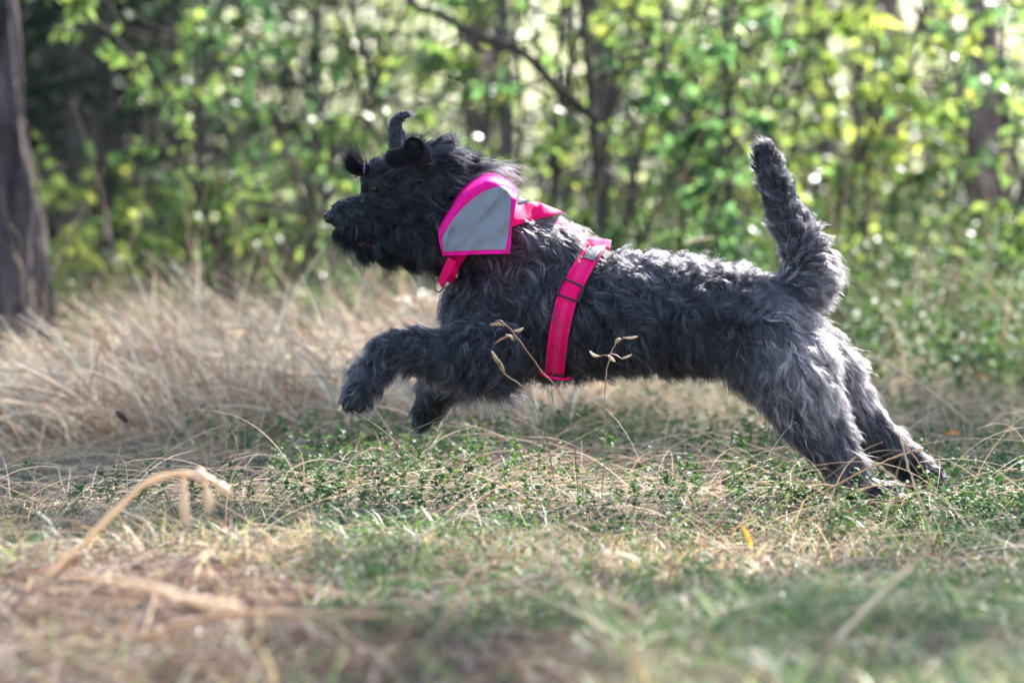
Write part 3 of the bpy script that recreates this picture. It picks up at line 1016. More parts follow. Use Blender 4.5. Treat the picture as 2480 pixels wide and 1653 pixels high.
# fur field: px, py, Y, direction (px), length m, tone 0 black .. 1 pale (coat colour plus painted backlight on withers, rump, tail), curl
A = np.array([
    (805, 500, 0, .7, .3, .010, 0.0, .2), (830, 490, -.03, .9, .2, .012, .0, .3), (820, 550, -.02, .1, 1, .030, .0, .3), (860, 560, -.04, .35, 1, .036, .0, .5),
    (870, 480, -.03, .9, .3, .016, .02, .4), (900, 540, -.05, .85, .55, .034, .02, .8), (960, 560, -.07, 1, .35, .042, .05, 1), (900, 605, -.03, .7, .7, .028, .0, .6),
    (1000, 600, -.07, .9, .45, .040, .0, .9), (885, 440, -.03, .3, -.8, .012, .05, .3), (905, 455, -.05, .8, -.3, .009, .05, .2), (920, 400, -.03, .7, -.6, .015, .1, .4),
    (930, 460, -.06, 1, -.1, .018, .08, .5), (975, 390, 0, .8, -.5, .016, .1, .4), (980, 450, -.08, 1, .0, .034, .12, .8), (1050, 370, 0, .9, -.45, .045, .12, .8),
    (1070, 450, -.08, 1, .25, .050, .12, 1), (1030, 520, -.09, 1, .4, .045, .08, 1), (1140, 420, 0, 1, -.4, .064, .0, .8), (1230, 470, 0, 1, -.3, .045, .03, .7), (1160, 480, -.08, .9, .2, .04, .15, .7),
    (1100, 640, -.06, .2, 1, .03, .05, .6), (1255, 495, -.03, .8, -.3, .042, .6, .7), (1320, 530, 0, .9, -.15, .045, .8, .8), (1380, 560, -.03, .9, .1, .045, .5, .8), (1440, 590, 0, 1, .3, .038, .4, .8),
    (1290, 590, -.08, .4, .8, .036, .45, 1), (1180, 660, -.1, .3, .9, .034, .45, 1), (1090, 700, -.07, .1, 1, .03, .35, 1), (1150, 740, -.1, -.1, 1, .034, .4, 1.1), (1250, 720, -.13, .35, .9, .036, .35, 1),
    (1330, 650, -.12, .4, .9, .036, .4, 1), (1230, 830, -.12, -.2, 1, .036, .3, 1), (1300, 880, -.06, .1, 1, .036, .2, .8), (1180, 920, -.04, .15, 1, .068, .25, .7),
    (1550, 610, -.03, 1, .35, .036, .55, 1), (1500, 660, -.1, .8, .6, .038, .45, 1.1), (1480, 780, -.13, .5, .85, .038, .3, 1.1), (1430, 880, -.08, .3, .95, .034, .2, .8), (1650, 620, -.02, 1, .3, .034, .5, 1),
    (1620, 720, -.12, .7, .7, .038, .35, 1.2), (1600, 830, -.11, .5, .85, .036, .25, 1), (1600, 890, -.05, .3, .9, .034, .15, .7), (1760, 640, 0, 1, .2, .032, .5, .9), (1740, 720, -.11, .8, .6, .036, .4, 1.1),
    (1760, 840, -.12, .4, .9, .034, .4, 1), (1850, 700, -.06, .9, .2, .032, .5, .8), (1900, 760, -.08, .8, .5, .032, .6, .8), (1960, 770, -.03, .9, .5, .028, .7, .6),
    (1915, 690, -.04, .8, -.3, .03, .5, .6), (1980, 660, 0, .5, .1, .036, .75, .5), (1940, 590, -.03, .1, -1, .03, .5, .6), (1905, 500, -.03, -.3, -1, .026, .4, .6), (1880, 430, -.03, -.35, -1, .024, .35, .6), (1850, 370, 0, -.4, -1, .02, .15, .5),
    (1940, 850, -.16, .5, .9, .042, .75, .6), (1860, 900, -.15, .55, .85, .034, .55, .8), (1980, 950, -.16, .5, .9, .040, .8, .5), (1885, 990, -.14, .8, .65, .026, .45, .8), (1980, 1060, -.14, .75, .7, .028, .5, .6), (1940, 1085, -.12, .9, .6, .020, .4, .5),
    (2050, 1150, -.13, .7, .8, .028, .45, .4), (2150, 1180, -.1, 1, .4, .014, .35, .2), (2080, 1200, -.1, .6, .9, .018, .3, .3),
    (2050, 850, .05, .5, .9, .03, .8, .5), (2080, 950, .05, .5, .9, .03, .75, .4), (2140, 1040, .06, .7, .8, .028, .35, .4), (2230, 1130, .07, .8, .8, .026, .05, .3), (2290, 1200, .08, .8, .8, .022, .0, .3),
    (1090, 850, -.14, -.7, .6, .032, .35, .9), (1000, 830, -.13, -.8, .5, .030, .35, .9), (930, 820, -.12, -.5, .6, .028, .4, 1), (930, 880, -.13, -.3, 1, .032, .45, 1.1), (880, 940, -.12, -.5, .8, .026, .4, .7), (840, 985, -.12, -.2, 1, .012, .1, .2),
    (1000, 900, -.1, .2, 1, .03, .45, .6), (1080, 920, .05, .1, 1, .034, .2, .6), (1030, 990, .07, -.1, 1, .018, .0, .3), (1010, 1035, .08, -.1, 1, .010, .0, .2),
    (955, 310, .055, .1, -1, .011, .4, .1), (985, 283, .055, 1, -.2, .013, .35, .1), (960, 345, .055, .1, -1, .012, .4, .1),
    (990, 345, -.1, -.6, -.7, .008, .0, .2), (950, 380, -.1, -.4, .8, .008, .0, .2), (1000, 380, -.08, .3, .8, .006, .0, .1), (1035, 370, -.08, .6, -.6, .012, .02, .3),
])
hd_ = (A[:, 0] > 880) & (A[:, 0] < 1200) & (A[:, 1] < 660) & (A[:, 5] > 0.0115)
A[hd_, 6] += 0.05  # head hair toned up, its highlights put into the colour
AP = np.array([P(a[0], a[1], a[2]) for a in A])
AD = unit(np.stack([A[:, 3], np.zeros(len(A)), -A[:, 4]], -1))


def field(p):
    """p (n,3) -> direction, length, tone, curl; the far side mirrors the near one"""
    out_d = np.zeros((len(p), 3))
    out_s = np.zeros((len(p), 3))
    for i in range(0, len(p), 8000):
        q = p[i:i + 8000]
        dd = q[:, None] - AP[None]
        d2 = (dd ** 2).sum(-1)
        qm = q * np.array([1, -1, 1])
        d3 = ((qm[:, None] - AP[None]) ** 2).sum(-1) * 1.6 + 0.002
        d2 = np.minimum(d2, d3)
        wt = 1.0 / (d2 + 2e-4) ** 2.2
        wt /= wt.sum(1, keepdims=True)
        out_d[i:i + 8000] = wt @ AD
        out_s[i:i + 8000] = wt @ A[:, 5:8]
    return unit(out_d), out_s


tv = bvco[tri].astype(float)
cr = np.cross(tv[:, 1] - tv[:, 0], tv[:, 2] - tv[:, 0])
area = np.linalg.norm(cr, axis=1) / 2
tn = unit(cr)
wgt = area * np.where(tn[:, 1] > 0.35, 0.45, 1.0)
wgt /= wgt.sum()


def sample_roots(n, wgt=wgt):
    t_ = rng.choice(len(tri), n, p=wgt)
    r1, r2 = np.sqrt(rng.random(n)), rng.random(n)
    b = np.stack([1 - r1, r1 * (1 - r2), r1 * r2], -1)
    return (tv[t_] * b[..., None]).sum(1), tn[t_]


def make_fur(nclump, nwisp, per, K=10):
    from mathutils.kdtree import KDTree
    cp, cn = sample_roots(nclump)
    cd, cs = field(cp)
    # locks wander off the field: low and high frequency swirls
    sw = np.array([noise.noise(Vector(q * 12)) for q in cp]) * 1.6 + np.array([noise.noise(Vector(q * 26 + np.array([5, 1, 2]))) for q in cp]) * 0.8
    cd = unit(cd - (cd * cn).sum(1, keepdims=True) * cn)
    bt_ = np.cross(cn, cd)
    ang = (sw + rng.normal(0, 0.22, nclump)) * (0.1 + 0.85 * cs[:, 2])
    cd = cd * np.cos(ang)[:, None] + bt_ * np.sin(ang)[:, None]
    cph = rng.uniform(0, 2 * np.pi, nclump)
    cfr = rng.uniform(0.55, 1.15, nclump)
    csg = rng.choice([-1, 1], nclump)
    clen = rng.uniform(0.75, 1.3, nclump)
    clift = rng.uniform(0.12, 0.5, nclump)
    ctone = rng.normal(0, 1, nclump)
    kd = KDTree(nclump)
    for i, q in enumerate(cp):
        kd.insert(q, i)
    kd.balance()
    # wisps
    wp, wn = sample_roots(nwisp)
    ci = np.array([kd.find(q)[1] for q in wp])
    _, hs = field(wp)
    wtone, hcurl = hs[:, 1], hs[:, 2]
    L = 1.22 * hs[:, 0] * clen[ci] * rng.uniform(0.6, 1.15, nwisp)
    px_ = PIX(wp)
    near = wp[:, 1] < 0.02
    ban = in_poly(px_, BANDANA) & near
    L = np.where(ban, 0.004, L)
    L = np.where(girth_mask(wp), 0.0015, L)
    L = np.where(neck_mask(wp) & (rng.random(nwisp) < 0.95), 0.005, L)
    eye_px = np.hypot(px_[:, 0] - 903, px_[:, 1] - 457)
    L = np.where((eye_px < 12) & near, 0.002, L)
    L = np.where(np.hypot(px_[:, 0] - 802, px_[:, 1] - 526) < 24, 0.0015, L)
    nn = unit(wn * 0.7 + cn[ci] * 0.3)
    d = cd[ci] + rng.normal(0, 0.17, (nwisp, 3))
    d = unit(d - (d * nn).sum(1, keepdims=True) * nn)
    b = np.cross(nn, d)
    s = np.linspace(0, 1, K)[None, :, None]
    Ln = L[:, None, None]
    mane = np.exp(-(((px_[:, 0] - 1170) / 150) ** 2 + ((px_[:, 1] - 400) / 60) ** 2))
    lift = (clift[ci] + 0.15 * rng.random(nwisp) + 0.35 * mane)[:, None, None]
    along = d[:, None] * Ln * s * 0.95
    rise = nn[:, None] * Ln * lift * (s - 0.45 * s ** 2) * 1.3
    grav = np.array([0, 0, -1.0]) * Ln * 0.2 * s ** 2 * np.clip(L / 0.03, 0, 1)[:, None, None] * (1 - mane)[:, None, None]
    amp = (0.19 * hcurl * np.clip(L, 0, 0.045))[:, None, None]
    fr = (cfr[ci] * rng.uniform(0.85, 1.15, nwisp))[:, None, None]
    ph = cph[ci][:, None, None] + rng.normal(0, 0.5, (nwisp, 1, 1))
    wv = (np.sin(ph + fr * 2 * np.pi * s * 1.1) - np.sin(ph)) * s ** 0.5
    wv2 = (np.cos(ph + fr * 2 * np.pi * s * 1.1) - np.cos(ph)) * s ** 0.5
    G = along + rise + grav + b[:, None] * amp * wv * csg[ci][:, None, None] * 1.2 + nn[:, None] * amp * 0.75 * wv2
    G = G + (cp[ci] - wp)[:, None] * s ** 1.4 * (0.6 * rng.uniform(0.4, 1.1, (nwisp, 1, 1)))
    # hairs round each wisp
    n = nwisp * per
    w_ = np.repeat(np.arange(nwisp), per)
    off = d[w_] * rng.normal(0, 0.0022, (n, 1)) + b[w_] * rng.normal(0, 0.0022, (n, 1))
    sp = rng.uniform(0.7, 1.05, (n, 1, 1))
    fly = (rng.random(n) < 0.05)[:, None, None]
    pos = wp[w_][:, None] + G[w_] * sp + off[:, None] * (1 - 0.8 * s) - nn[w_][:, None] * 0.001
    stray = rng.normal(0, 0.10, (n, 1, 3)) * Ln[w_] * s ** 1.5
    pos = pos + stray * np.where(fly, 2.4, 0.55)
    tp = PIX(pos[:, -1])
    cross = in_poly(tp, BANDANA) & (pos[:, -1, 1] < 0) & ~ban[w_] & ~((rng.random(nwisp) < 0.3)[w_] & ((tp[:, 0] < 1130) | (tp[:, 1] > 598)))
    gm = girth_mask(pos[:, -1]) & (pos[:, -1, 1] < 0) & (rng.random(nwisp) < 0.85)[w_]
    cross = cross | gm
    pos[cross] = pos[cross][:, :1] + (pos[cross] - pos[cross][:, :1]) * 0.45
    r = (0.00032 + 0.0001 * rng.random((n, 1))) * (1 - 0.72 * s[..., 0] ** 1.2)
    # black head and feet, steel grey coat, single paler wisps
    tt = np.clip(wtone + 0.07 * ctone[ci] + 0.13 * rng.normal(size=nwisp), 0, 1)[w_] + 0.05 * rng.normal(size=n)
    tt = np.clip(tt, 0, 1)
    pale = ((rng.random(nwisp) < 0.24 * (0.12 + wtone)) & (L > 0.016))[w_]
    c0, c1, c2 = np.array([0.007, 0.007, 0.010]), np.array([0.060, 0.056, 0.071]), np.array([0.28, 0.245, 0.255])
    u = np.clip(tt / 0.5, 0, 1)[:, None]
    v_ = np.clip((tt - 0.5) / 0.5, 0, 1)[:, None]
    col = c0 * (1 - u) + c1 * u
    col = col * (1 - v_) + c2 * v_
    hind = np.clip((px_[:, 0] - 1700) / 250, 0, 1)[w_][:, None]
    col = col * (1 + hind * np.array([0.40, 0.30, 0.22]))
    col = np.where(pale[:, None], col * 3.2 + 0.035, col)
    return pos, r, col


# straps -------------------------------------------------------------
GZ = np.array([P(a, b, -0.05).z for a, b in GIRTH][::-1])
GX = np.array([P(a, b, -0.05).x for a, b in GIRTH][::-1])


def gx_of(z):
    return np.interp(z, GZ, GX)


def gslope(z):
    return (gx_of(z + 0.01) - gx_of(z - 0.01)) / 0.02


def girth_mask(p):
    half = 0.0195 * np.sqrt(1 + gslope(p[:, 2]) ** 2)
    torso = (p[:, 2] > GZ[0] + 0.018)
    return (np.abs(p[:, 0] - gx_of(p[:, 2])) < half) & torso


NECKP = [(1340, 503), (1312, 508), (1285, 513), (1243, 522), (1190, 541), (1135, 575), (1102, 615), (1084, 650), (1078, 676)]
NECKS = np.array([q[:2] for q in smooth_path([(a, b, 0) for a, b in NECKP], 50)])


def neck_mask(p):
    q = PIX(p * np.array([1, 0.3, 1]))
    d = np.sqrt(((q[:, None] - NECKS[None]) ** 2).sum(-1)).min(1)
    return d < 22


pos, r, col = make_fur(3400, 30000, 8)


def fur_build(t, out, mixf=0.45):
    at = N(t, 'ShaderNodeAttribute', attribute_name='tint')
    h = N(t, 'ShaderNodeBsdfHairPrincipled')
    h.parametrization = 'COLOR'
    h.inputs['Roughness'].default_value = 0.35
    h.inputs['Radial Roughness'].default_value = 0.5
    h.inputs['Random Roughness'].default_value = 0.3
    h.inputs['IOR'].default_value = 1.45
    p = N(t, 'ShaderNodeBsdfPrincipled', Roughness=0.6)
    p.inputs['Specular IOR Level'].default_value = 0.25
    mx = N(t, 'ShaderNodeMixShader')
    mx.inputs[0].default_value = mixf
    t.links.new(at.outputs['Color'], h.inputs['Color'])
    t.links.new(at.outputs['Color'], p.inputs['Base Color'])
    t.links.new(p.outputs[0], mx.inputs[1])
    t.links.new(h.outputs[0], mx.inputs[2])
    t.links.new(mx.outputs[0], out.inputs[0])


M['fur'] = mat('dog_fur', fur_build)
M['black_hair'] = mat('black_whisker', lambda t, out: fur_build(t, out, 0.06))
curves_obj('fur', pos, r, M['fur'], col, parent=dog)


# ears' hollow, nose, eyes, mouth ------------------------------------
def blob(name, centre, rad, material, parent, rot=None, sub=3, fn=None):
    bm = bmesh.new()
    bmesh.ops.create_icosphere(bm, subdivisions=sub, radius=1)
    for v in bm.verts:
        if fn:
            v.co = fn(v.co)
        v.co = Vector((v.co.x * rad[0], v.co.y * rad[1], v.co.z * rad[2]))
        if rot:
            v.co = rot @ v.co
        v.co += Vector(centre) - (parent.location if parent else Vector())
    me = bpy.data.meshes.new(name)
    bm.to_mesh(me)
    bm.free()
    me.materials.append(material)
    for q in me.polygons:
        q.use_smooth = True
    return link(bpy.data.objects.new(name, me), parent)


def nose_fn(c):
    k = Vector(c)
    # broad top, pinched below, a nostril pit on each side
    k.z += -0.15 * (c.x < 0) * abs(c.x)
    for sy in (-1, 1):
        d = (Vector((-0.75, 0.55 * sy, -0.05)) - c).length
        if d < 0.42:
            k *= 1 - 0.45 * (1 - d / 0.42)
    return k


blob('nose', P(803, 524, 0), (0.0155, 0.018, 0.0145), M['nose'], dog, sub=4, fn=nose_fn)
for sy in (-1, 1):
    yv = near_y(903, 457) or -0.05
    e = P(903, 457, yv)
    c = Vector((e.x + 0.003, sy * (abs(yv) + 0.001), e.z))
    eye = blob('eye', c, (0.0075, 0.0075, 0.0075), M['eye'], dog)
    pc = c + Vector((-0.003, sy * 0.0052, 0.0003))
    o = blob('pupil', pc, (0.0038, 0.003, 0.0038), M['pupil'], dog)
    o.parent = eye
tg = smooth_path([P(930, 592, -.012), P(895, 594, -.014), P(868, 590, -.014), P(858, 597, -.012)], 10)
tube_obj('tongue', [tg], [np.array([.009, .009, .009, .008, .008, .007, .007, .006, .005, .002])*0.65], M['tongue'], dog, seg=10)


TUFTS = {}


def tuft(name, base, d, L, n, spread, colr, parent, rr=0.0004, cu=(-0.05, 0, 0.25)):
    K = 7
    s = np.linspace(0, 1, K)[None, :, None]
    roots = np.array(base)[None] + rng.normal(0, min(0.004, L * 0.3), (n, 3))
    dd = unit(np.array(d)[None] + rng.normal(0, spread, (n, 3)))
    cur = rng.normal(0, 0.22, (n, 3)) + np.array(cu)
    ln = (L * rng.uniform(0.5, 1.15, n))[:, None, None]
    pos = roots[:, None] + dd[:, None] * ln * s + cur[:, None] * ln * s ** 2
    rad = np.full((n, K), rr) * (1 - 0.7 * s[..., 0])
    TUFTS.setdefault(name, []).append((pos, rad, np.tile(colr, (n, 1))))


def grow_tufts(parent):
    for name, parts_ in TUFTS.items():
        curves_obj(name, np.concatenate([q[0] for q in parts_]), np.concatenate([q[1] for q in parts_]), M['black_hair'], np.concatenate([q[2] for q in parts_]), parent=parent)


black = np.array([0.007, 0.007, 0.009])
tuft('topknot', P(884, 410, -.02), (-1, -.1, .0), 0.036, 1600, 0.38, black, dog, cu=(-0.05, 0, 0.6))
hb = principled_mat('lilac_hair_band', (0.45, 0.2, 0.5), 0.5, 300, 0.3)
th = np.linspace(0, 2 * np.pi, 20)
ctr = P(882, 408, -.02)
ring = np.stack([np.full(20, ctr.x), ctr.y + 0.010 * np.cos(th), ctr.z + 0.010 * np.sin(th)], -1)
tube_obj('hair_band', [ring], [np.full(20, .0026)], hb, dog, seg=8)
def cup_fn(c):
    k = Vector(c)
    if k.y < 0:
        k.y *= -0.75 + 1.3 * min(1, (k.x ** 2 + k.z ** 2) ** 2)
    return k


M['ear'] = principled_mat('black_ear_velvet', (0.007, 0.006, 0.007), 0.8, 90, 0.4, spec=0.2, bump=0.5)
blob('ear', P(1004, 364, -.116), (.0195, .016, .0265), M['ear'], dog, rot=Matrix.Rotation(R(-12), 3, 'Y'), sub=4, fn=cup_fn)
blob('ear_tip', P(957, 382, -.122), (.0165, .010, .0175), M['ear'], dog, rot=Matrix.Rotation(R(25), 3, 'Y'), sub=3)
for a_ in range(0, 360, 20):
    q_ = R(a_)
    tuft('ear_fringe', P(1004 + 25 * math.cos(q_), 364 - 33 * math.sin(q_), -.112), (math.cos(q_), -.2, math.sin(q_)), .009, 26, .35, np.array([.02, .02, .027]), dog, .0003)
for a_ in range(0, 360, 24):
    q_ = R(a_)
    tuft('ear_fringe', P(957 + 19 * math.cos(q_), 382 - 20 * math.sin(q_), -.122), (math.cos(q_), -.4, math.sin(q_)), .010, 30, .45, np.array([.014, .014, .019]), dog, .0003)
for q_ in range(26):
    tuft('ear_fringe', P(rng.uniform(985, 1022), rng.uniform(340, 392), -.112), (-.2, -.6, .6), .008, 16, .5, np.array([.010, .008, .009]), dog, .0003)
    tuft('ear_fringe', P(rng.uniform(944, 970), rng.uniform(368, 396), -.129), (-.5, -.4, -.5), .007, 14, .5, np.array([.010, .010, .013]), dog, .0003)
# whiskers of the upper lip and beard
for k_, (a, b, dx, dz, L, m) in enumerate([(815, 560, .1, -1, .035, 260), (835, 572, .15, -1, .04, 300), (855, 580, .2, -1, .035, 220), (875, 615, .5, -.8, .03, 300), (925, 630, .8, -.6, .04, 400), (985, 640, .9, -.4, .045, 400), (1045, 640, .7, -.7, .045, 400)]):
    for Y in (-.025, .02):
        t_o = tuft('beard', P(a, b, Y), (dx, 0, dz), L, m // 2, 0.22, black, dog, 0.0003)
grow_tufts(dog)

# ------------------------------------------------------------------ harness and bandana
def cloth_mat(name, color, rough=0.55, weave=900.0, strength=0.25, sheen=0.3, wrinkle=0.0):
    def b(t, out):
        tc = N(t, 'ShaderNodeTexCoord')
        p = N(t, 'ShaderNodeBsdfPrincipled', Roughness=rough)
        p.inputs['Sheen Weight'].default_value = sheen
        p.inputs['Specular IOR Level'].default_value = 0.12
        nzn = N(t, 'ShaderNodeTexNoise', Scale=14.0, Detail=4.0)
        r = ramp(t, [(0.3, tuple(c * 0.9 for c in color)), (0.7, tuple(min(1, c * 1.06) for c in color))])
        wv = N(t, 'ShaderNodeTexWave', Scale=weave / 6)
        wv.bands_direction = 'Z'
        n2 = N(t, 'ShaderNodeTexNoise', Scale=26.0, Detail=3.0)
        ad = N(t, 'ShaderNodeMath', operation='MULTIPLY_ADD')
        ad.inputs[1].default_value = wrinkle
        bp = N(t, 'ShaderNodeBump', Strength=strength, Distance=0.002)
        for q in (nzn, wv, n2):
            t.links.new(tc.outputs['Object'], q.inputs['Vector'])
        t.links.new(nzn.outputs['Fac'], r.inputs[0])
        t.links.new(r.outputs[0], p.inputs['Base Color'])
        t.links.new(n2.outputs['Fac'], ad.inputs[0])
        t.links.new(wv.outputs['Fac'], ad.inputs[2])
        t.links.new(ad.outputs[0], bp.inputs['Height'])
        t.links.new(bp.outputs[0], p.inputs['Normal'])
        t.links.new(p.outputs[0], out.inputs[0])
    return mat(name, b)


M['pink'] = cloth_mat('neon_pink_webbing', (0.97, 0.004, 0.15), 0.6, sheen=0.0)
M['pink_cloth'] = cloth_mat('neon_pink_cloth', (0.97, 0.006, 0.27), 0.6, sheen=0.0, wrinkle=3.0)
M['reflect'] = cloth_mat('grey_reflective_cloth', (0.28, 0.28, 0.30), 0.5, sheen=0.0, wrinkle=6.0, strength=0.5)
M['thread'] = principled_mat('silver_thread', (0.6, 0.4, 0.48), 0.5)
M['black_plastic'] = principled_mat('black_plastic', (0.012, 0.012, 0.014), 0.35)
M['label_grey'] = principled_mat('grey_label', (0.12, 0.115, 0.13), 0.6, 150, 0.3)
M['steel'] = principled_mat('bronze_metal', (0.20, 0.12, 0.09), 0.3)
M['steel'].node_tree.nodes['Principled BSDF'].inputs['Metallic'].default_value = 1.0


def band(name, c, nrm, width, material, parent, thick=0.0022, closed=False, across=5):
    """flat webbing: centre line c (K,3), outward normals nrm (K,3)"""
    c, nrm = np.asarray(c), unit(np.asarray(nrm))
    K = len(c)
    tan = unit(np.roll(c, -1, 0) - np.roll(c, 1, 0)) if closed else unit(np.gradient(c, axis=0))
    wd = unit(np.cross(tan, nrm))
    hw = np.asarray(width) * 0.5 * np.ones(K)
    us = np.linspace(-1, 1, across)
    prof = [(u, thick * (0.5 if abs(u) < 1 else 0.25)) for u in us] + [(u, -thick * (0.5 if abs(u) < 1 else 0.25)) for u in us[::-1]]
    m = len(prof)
    v = np.zeros((K, m, 3))
    for j, (u, h) in enumerate(prof):
        v[:, j] = c + wd * (u * hw)[:, None] + nrm * h
    KK = K if closed else K - 1
    i = np.arange(KK)[:, None]
    j = np.arange(m)[None]
    a, b = i * m + j, i * m + (j + 1) % m
    i2 = (i + 1) % K
    f = np.stack([a, b, i2 * m + (j + 1) % m, i2 * m + j], -1).reshape(-1, 4)
    return obj_np(name, v.reshape(-1, 3), f, material, smooth=True, parent=parent), wd


def smooth_closed(a, it=6):
    for _ in range(it):
        a = (np.roll(a, 1, 0) + a * 2 + np.roll(a, -1, 0)) / 4
    return a


harness = empty('harness', P(1343, 905, 0), 'pink webbing harness with a black slider round the dog\'s chest', 'harness')
# girth loop
K = 120
cz = P(1360, 740, 0).z
loop = []
for th_ in np.linspace(0, 2 * np.pi, K, endpoint=False):
    dvec = Vector((0, -math.sin(th_), math.cos(th_)))
    x_, z_ = float(gx_of(cz)), cz
    for _ in range(4):
        hit = bvh.ray_cast(Vector((x_, 0, cz)), dvec)
        h = hit[0] or Vector((x_, 0, cz)) + dvec * 0.12
        # take the outermost hit of the trunk only
        z_ = h.z
        x_ = 0.5 * x_ + 0.5 * float(gx_of(z_))
    rad_ = min((Vector((0, h.y, h.z)) - Vector((0, 0, cz))).length, 0.155)
    loop.append((x_, dvec.y * (rad_ + 0.0125), cz + dvec.z * (rad_ + 0.0125)))
loop = smooth_closed(np.array(loop), 10)
gn = loop - np.array([0, 0, cz]) * 1.0
gn[:, 0] = 0
gn = unit(gn)
gn[:, 0] -= 0.0
band('girth_strap', loop, gn, 0.040, M['pink'], harness, closed=True)
# stitching rows of silver thread along the girth strap
tan = unit(np.roll(loop, -1, 0) - np.roll(loop, 1, 0))
wd = unit(np.cross(tan, gn))
near_idx = [i for i in range(K) if loop[i, 1] < -0.01]
dv = []
for row in (-0.85, -0.2, 0.0, 0.2, 0.85):
    for i in near_idx[:-1]:
        for q in (0.1, 0.6):
            p0 = loop[i] * (1 - q) + loop[i + 1] * q
            dv.append((p0 + wd[i] * row * 0.020 + gn[i] * 0.0016, tan[i], wd[i], gn[i]))
vv, ff = [], []
for (p0, t_, w_, g_) in dv:
    b_ = len(vv)
    l_, s_ = 0.0008, 0.00024
    vv += [p0 - t_ * l_ - w_ * s_, p0 + t_ * l_ - w_ * s_, p0 + t_ * l_ + w_ * s_, p0 - t_ * l_ + w_ * s_, p0 + g_ * 0.0005]
    ff += [(b_, b_ + 1, b_ + 4), (b_ + 1, b_ + 2, b_ + 4), (b_ + 2, b_ + 3, b_ + 4), (b_ + 3, b_, b_ + 4)]
tag(obj_np('stitching', np.array(vv), np.array(ff), M['thread'], parent=harness), kind='stuff')


def loop_at(py):
    """near-side index of the loop at a picture height"""
    px_ = PIX(loop)
    return min(near_idx, key=lambda i: abs(px_[i, 1] - py))


# black slider: a frame with two cross bars over the strap
i0, i1 = loop_at(683), loop_at(724)
pts = []
e = 0.0225
c0, c1 = loop[i0] + gn[i0] * .004, loop[i1] + gn[i1] * .004
fr_ = [c0 - wd[i0] * e, c0 + wd[i0] * e, c1 + wd[i1] * e, c1 - wd[i1] * e]
for a_, b_, q_ in ((0, 1, 1), (1, 2, .8), (2, 3, 1), (3, 0, .8)):
    seg_ = np.array([fr_[a_] * (1 - s_) + fr_[b_] * s_ for s_ in np.linspace(0, 1, 5)])
    pts.append(seg_)
tube_obj('slider_buckle', pts, [np.full(5, .0024)] * 4, M['black_plastic'], harness, seg=8)
# doubled strap under the slider
idx = list(range(min(i0, i1) - 1, max(i0, i1) + 2))
band('strap_fold', loop[idx] + gn[idx] * 0.0028, gn[idx], 0.036, M['pink'], harness)
# neck loop of the harness
half = []
for q in range(50):
    a, b = NECKS[q]
    yv = near_y(a, b)
    half.append([a, b, -0.03 if yv is None else yv - 0.008])
half = np.array(half)
for _ in range(5):
    half[1:-1, 2] = (half[:-2, 2] + 2 * half[1:-1, 2] + half[2:, 2]) / 4
half[0, 2], half[-1, 2] = -0.012, -0.012
half[:4, 2] = np.linspace(-0.01, half[4, 2], 5)[:4]
half[-4:, 2] = np.linspace(half[-5, 2], -0.01, 5)[1:]
nearp = np.array([P(*q) for q in half])
farp = nearp[::-1] * np.array([1, -1, 1])
loop2 = smooth_closed(np.concatenate([nearp, farp]), 3)
cax = np.array(P(1215, 620, 0))
g2 = loop2 - np.where(np.arange(len(loop2))[:, None] < 0, 0, cax)
g2 = unit(smooth_closed(unit(g2 * np.array([0.35, 2.6, 0.9])), 14))
band('neck_strap', loop2, g2, 0.043, M['pink'], harness, closed=True)
# strap over the withers joining both loops, half sunk in the fur
bz = []
for a in np.linspace(1345, 1478, 20):
    x_ = P(a, 560, 0).x
    hit = bvh.ray_cast(Vector((x_, 0, 2)), Vector((0, 0, -1)))
    bz.append((x_, -0.022, hit[0].z + 0.002 + 0.013 * min(1, max(0, (a - 1405) / 25))))
bz = np.array(bz)
band('back_strap', bz, np.tile([0, -0.6, 1.0], (20, 1)), 0.036, M['pink'], harness)
# chest piece, ring and grey label
cp_ = smooth_path([P(1096, 628, -.094), P(1086, 650, -.088), P(1075, 672, -.07), P(1066, 690, -.03)], 12)
band('chest_strap', cp_, np.tile([-.3, -1, .1], (12, 1)), 0.020, M['pink'], harness)
th = np.linspace(0, 2 * np.pi, 24)
rc = P(1062, 692, -.035)
tube_obj('ring', [np.stack([rc.x + .008 * np.cos(th), rc.y + .003 * np.sin(th), rc.z + .012 * np.sin(th)], -1)], [np.full(24, .0018)], M['steel'], harness, seg=8)
gl = smooth_path([P(1307, 897, -.045), P(1318, 909, -.045), P(1345, 916, -.045), P(1370, 918, -.045), P(1382, 914, -.05)], 14)
tube_obj('loop_end', [gl], [np.full(14, .003)], M['pink'], harness, seg=8)
ia, ib = loop_at(598), loop_at(628)
lo_, hi_ = min(ia, ib), max(ia, ib)
ix = list(range(lo_, hi_ + 1))
band('label_patch', loop[ix] + gn[ix] * 0.0035 - wd[ix] * 0.004, gn[ix], 0.026, M['label_grey'], harness, thick=0.0012)
bnd = loop[ix] + gn[ix] * 0.0042 - wd[ix] * 0.004
e_ = 0.0135
rim = [bnd - wd[ix] * e_, bnd + wd[ix] * e_, np.array([bnd[0] - wd[ix[0]] * e_, bnd[0] + wd[ix[0]] * e_]), np.array([bnd[-1] - wd[ix[-1]] * e_, bnd[-1] + wd[ix[-1]] * e_])]
tube_obj('patch_border', rim, [np.full(len(q), .0009) for q in rim], M['black_plastic'], harness, seg=6)

# bandana -------------------------------------------------------------
band_root = empty('bandana', P(1160, 620, -.1), 'pink neckerchief with a large grey reflective panel on the dog\'s neck', 'bandana')
TOP = [(1063, 550), (1087, 508), (1120, 460), (1165, 430), (1195, 427), (1234, 448), (1252, 469)]
TOPS = np.array([q[:2] for q in smooth_path([(a, b, 0) for a, b in TOP], 60)])


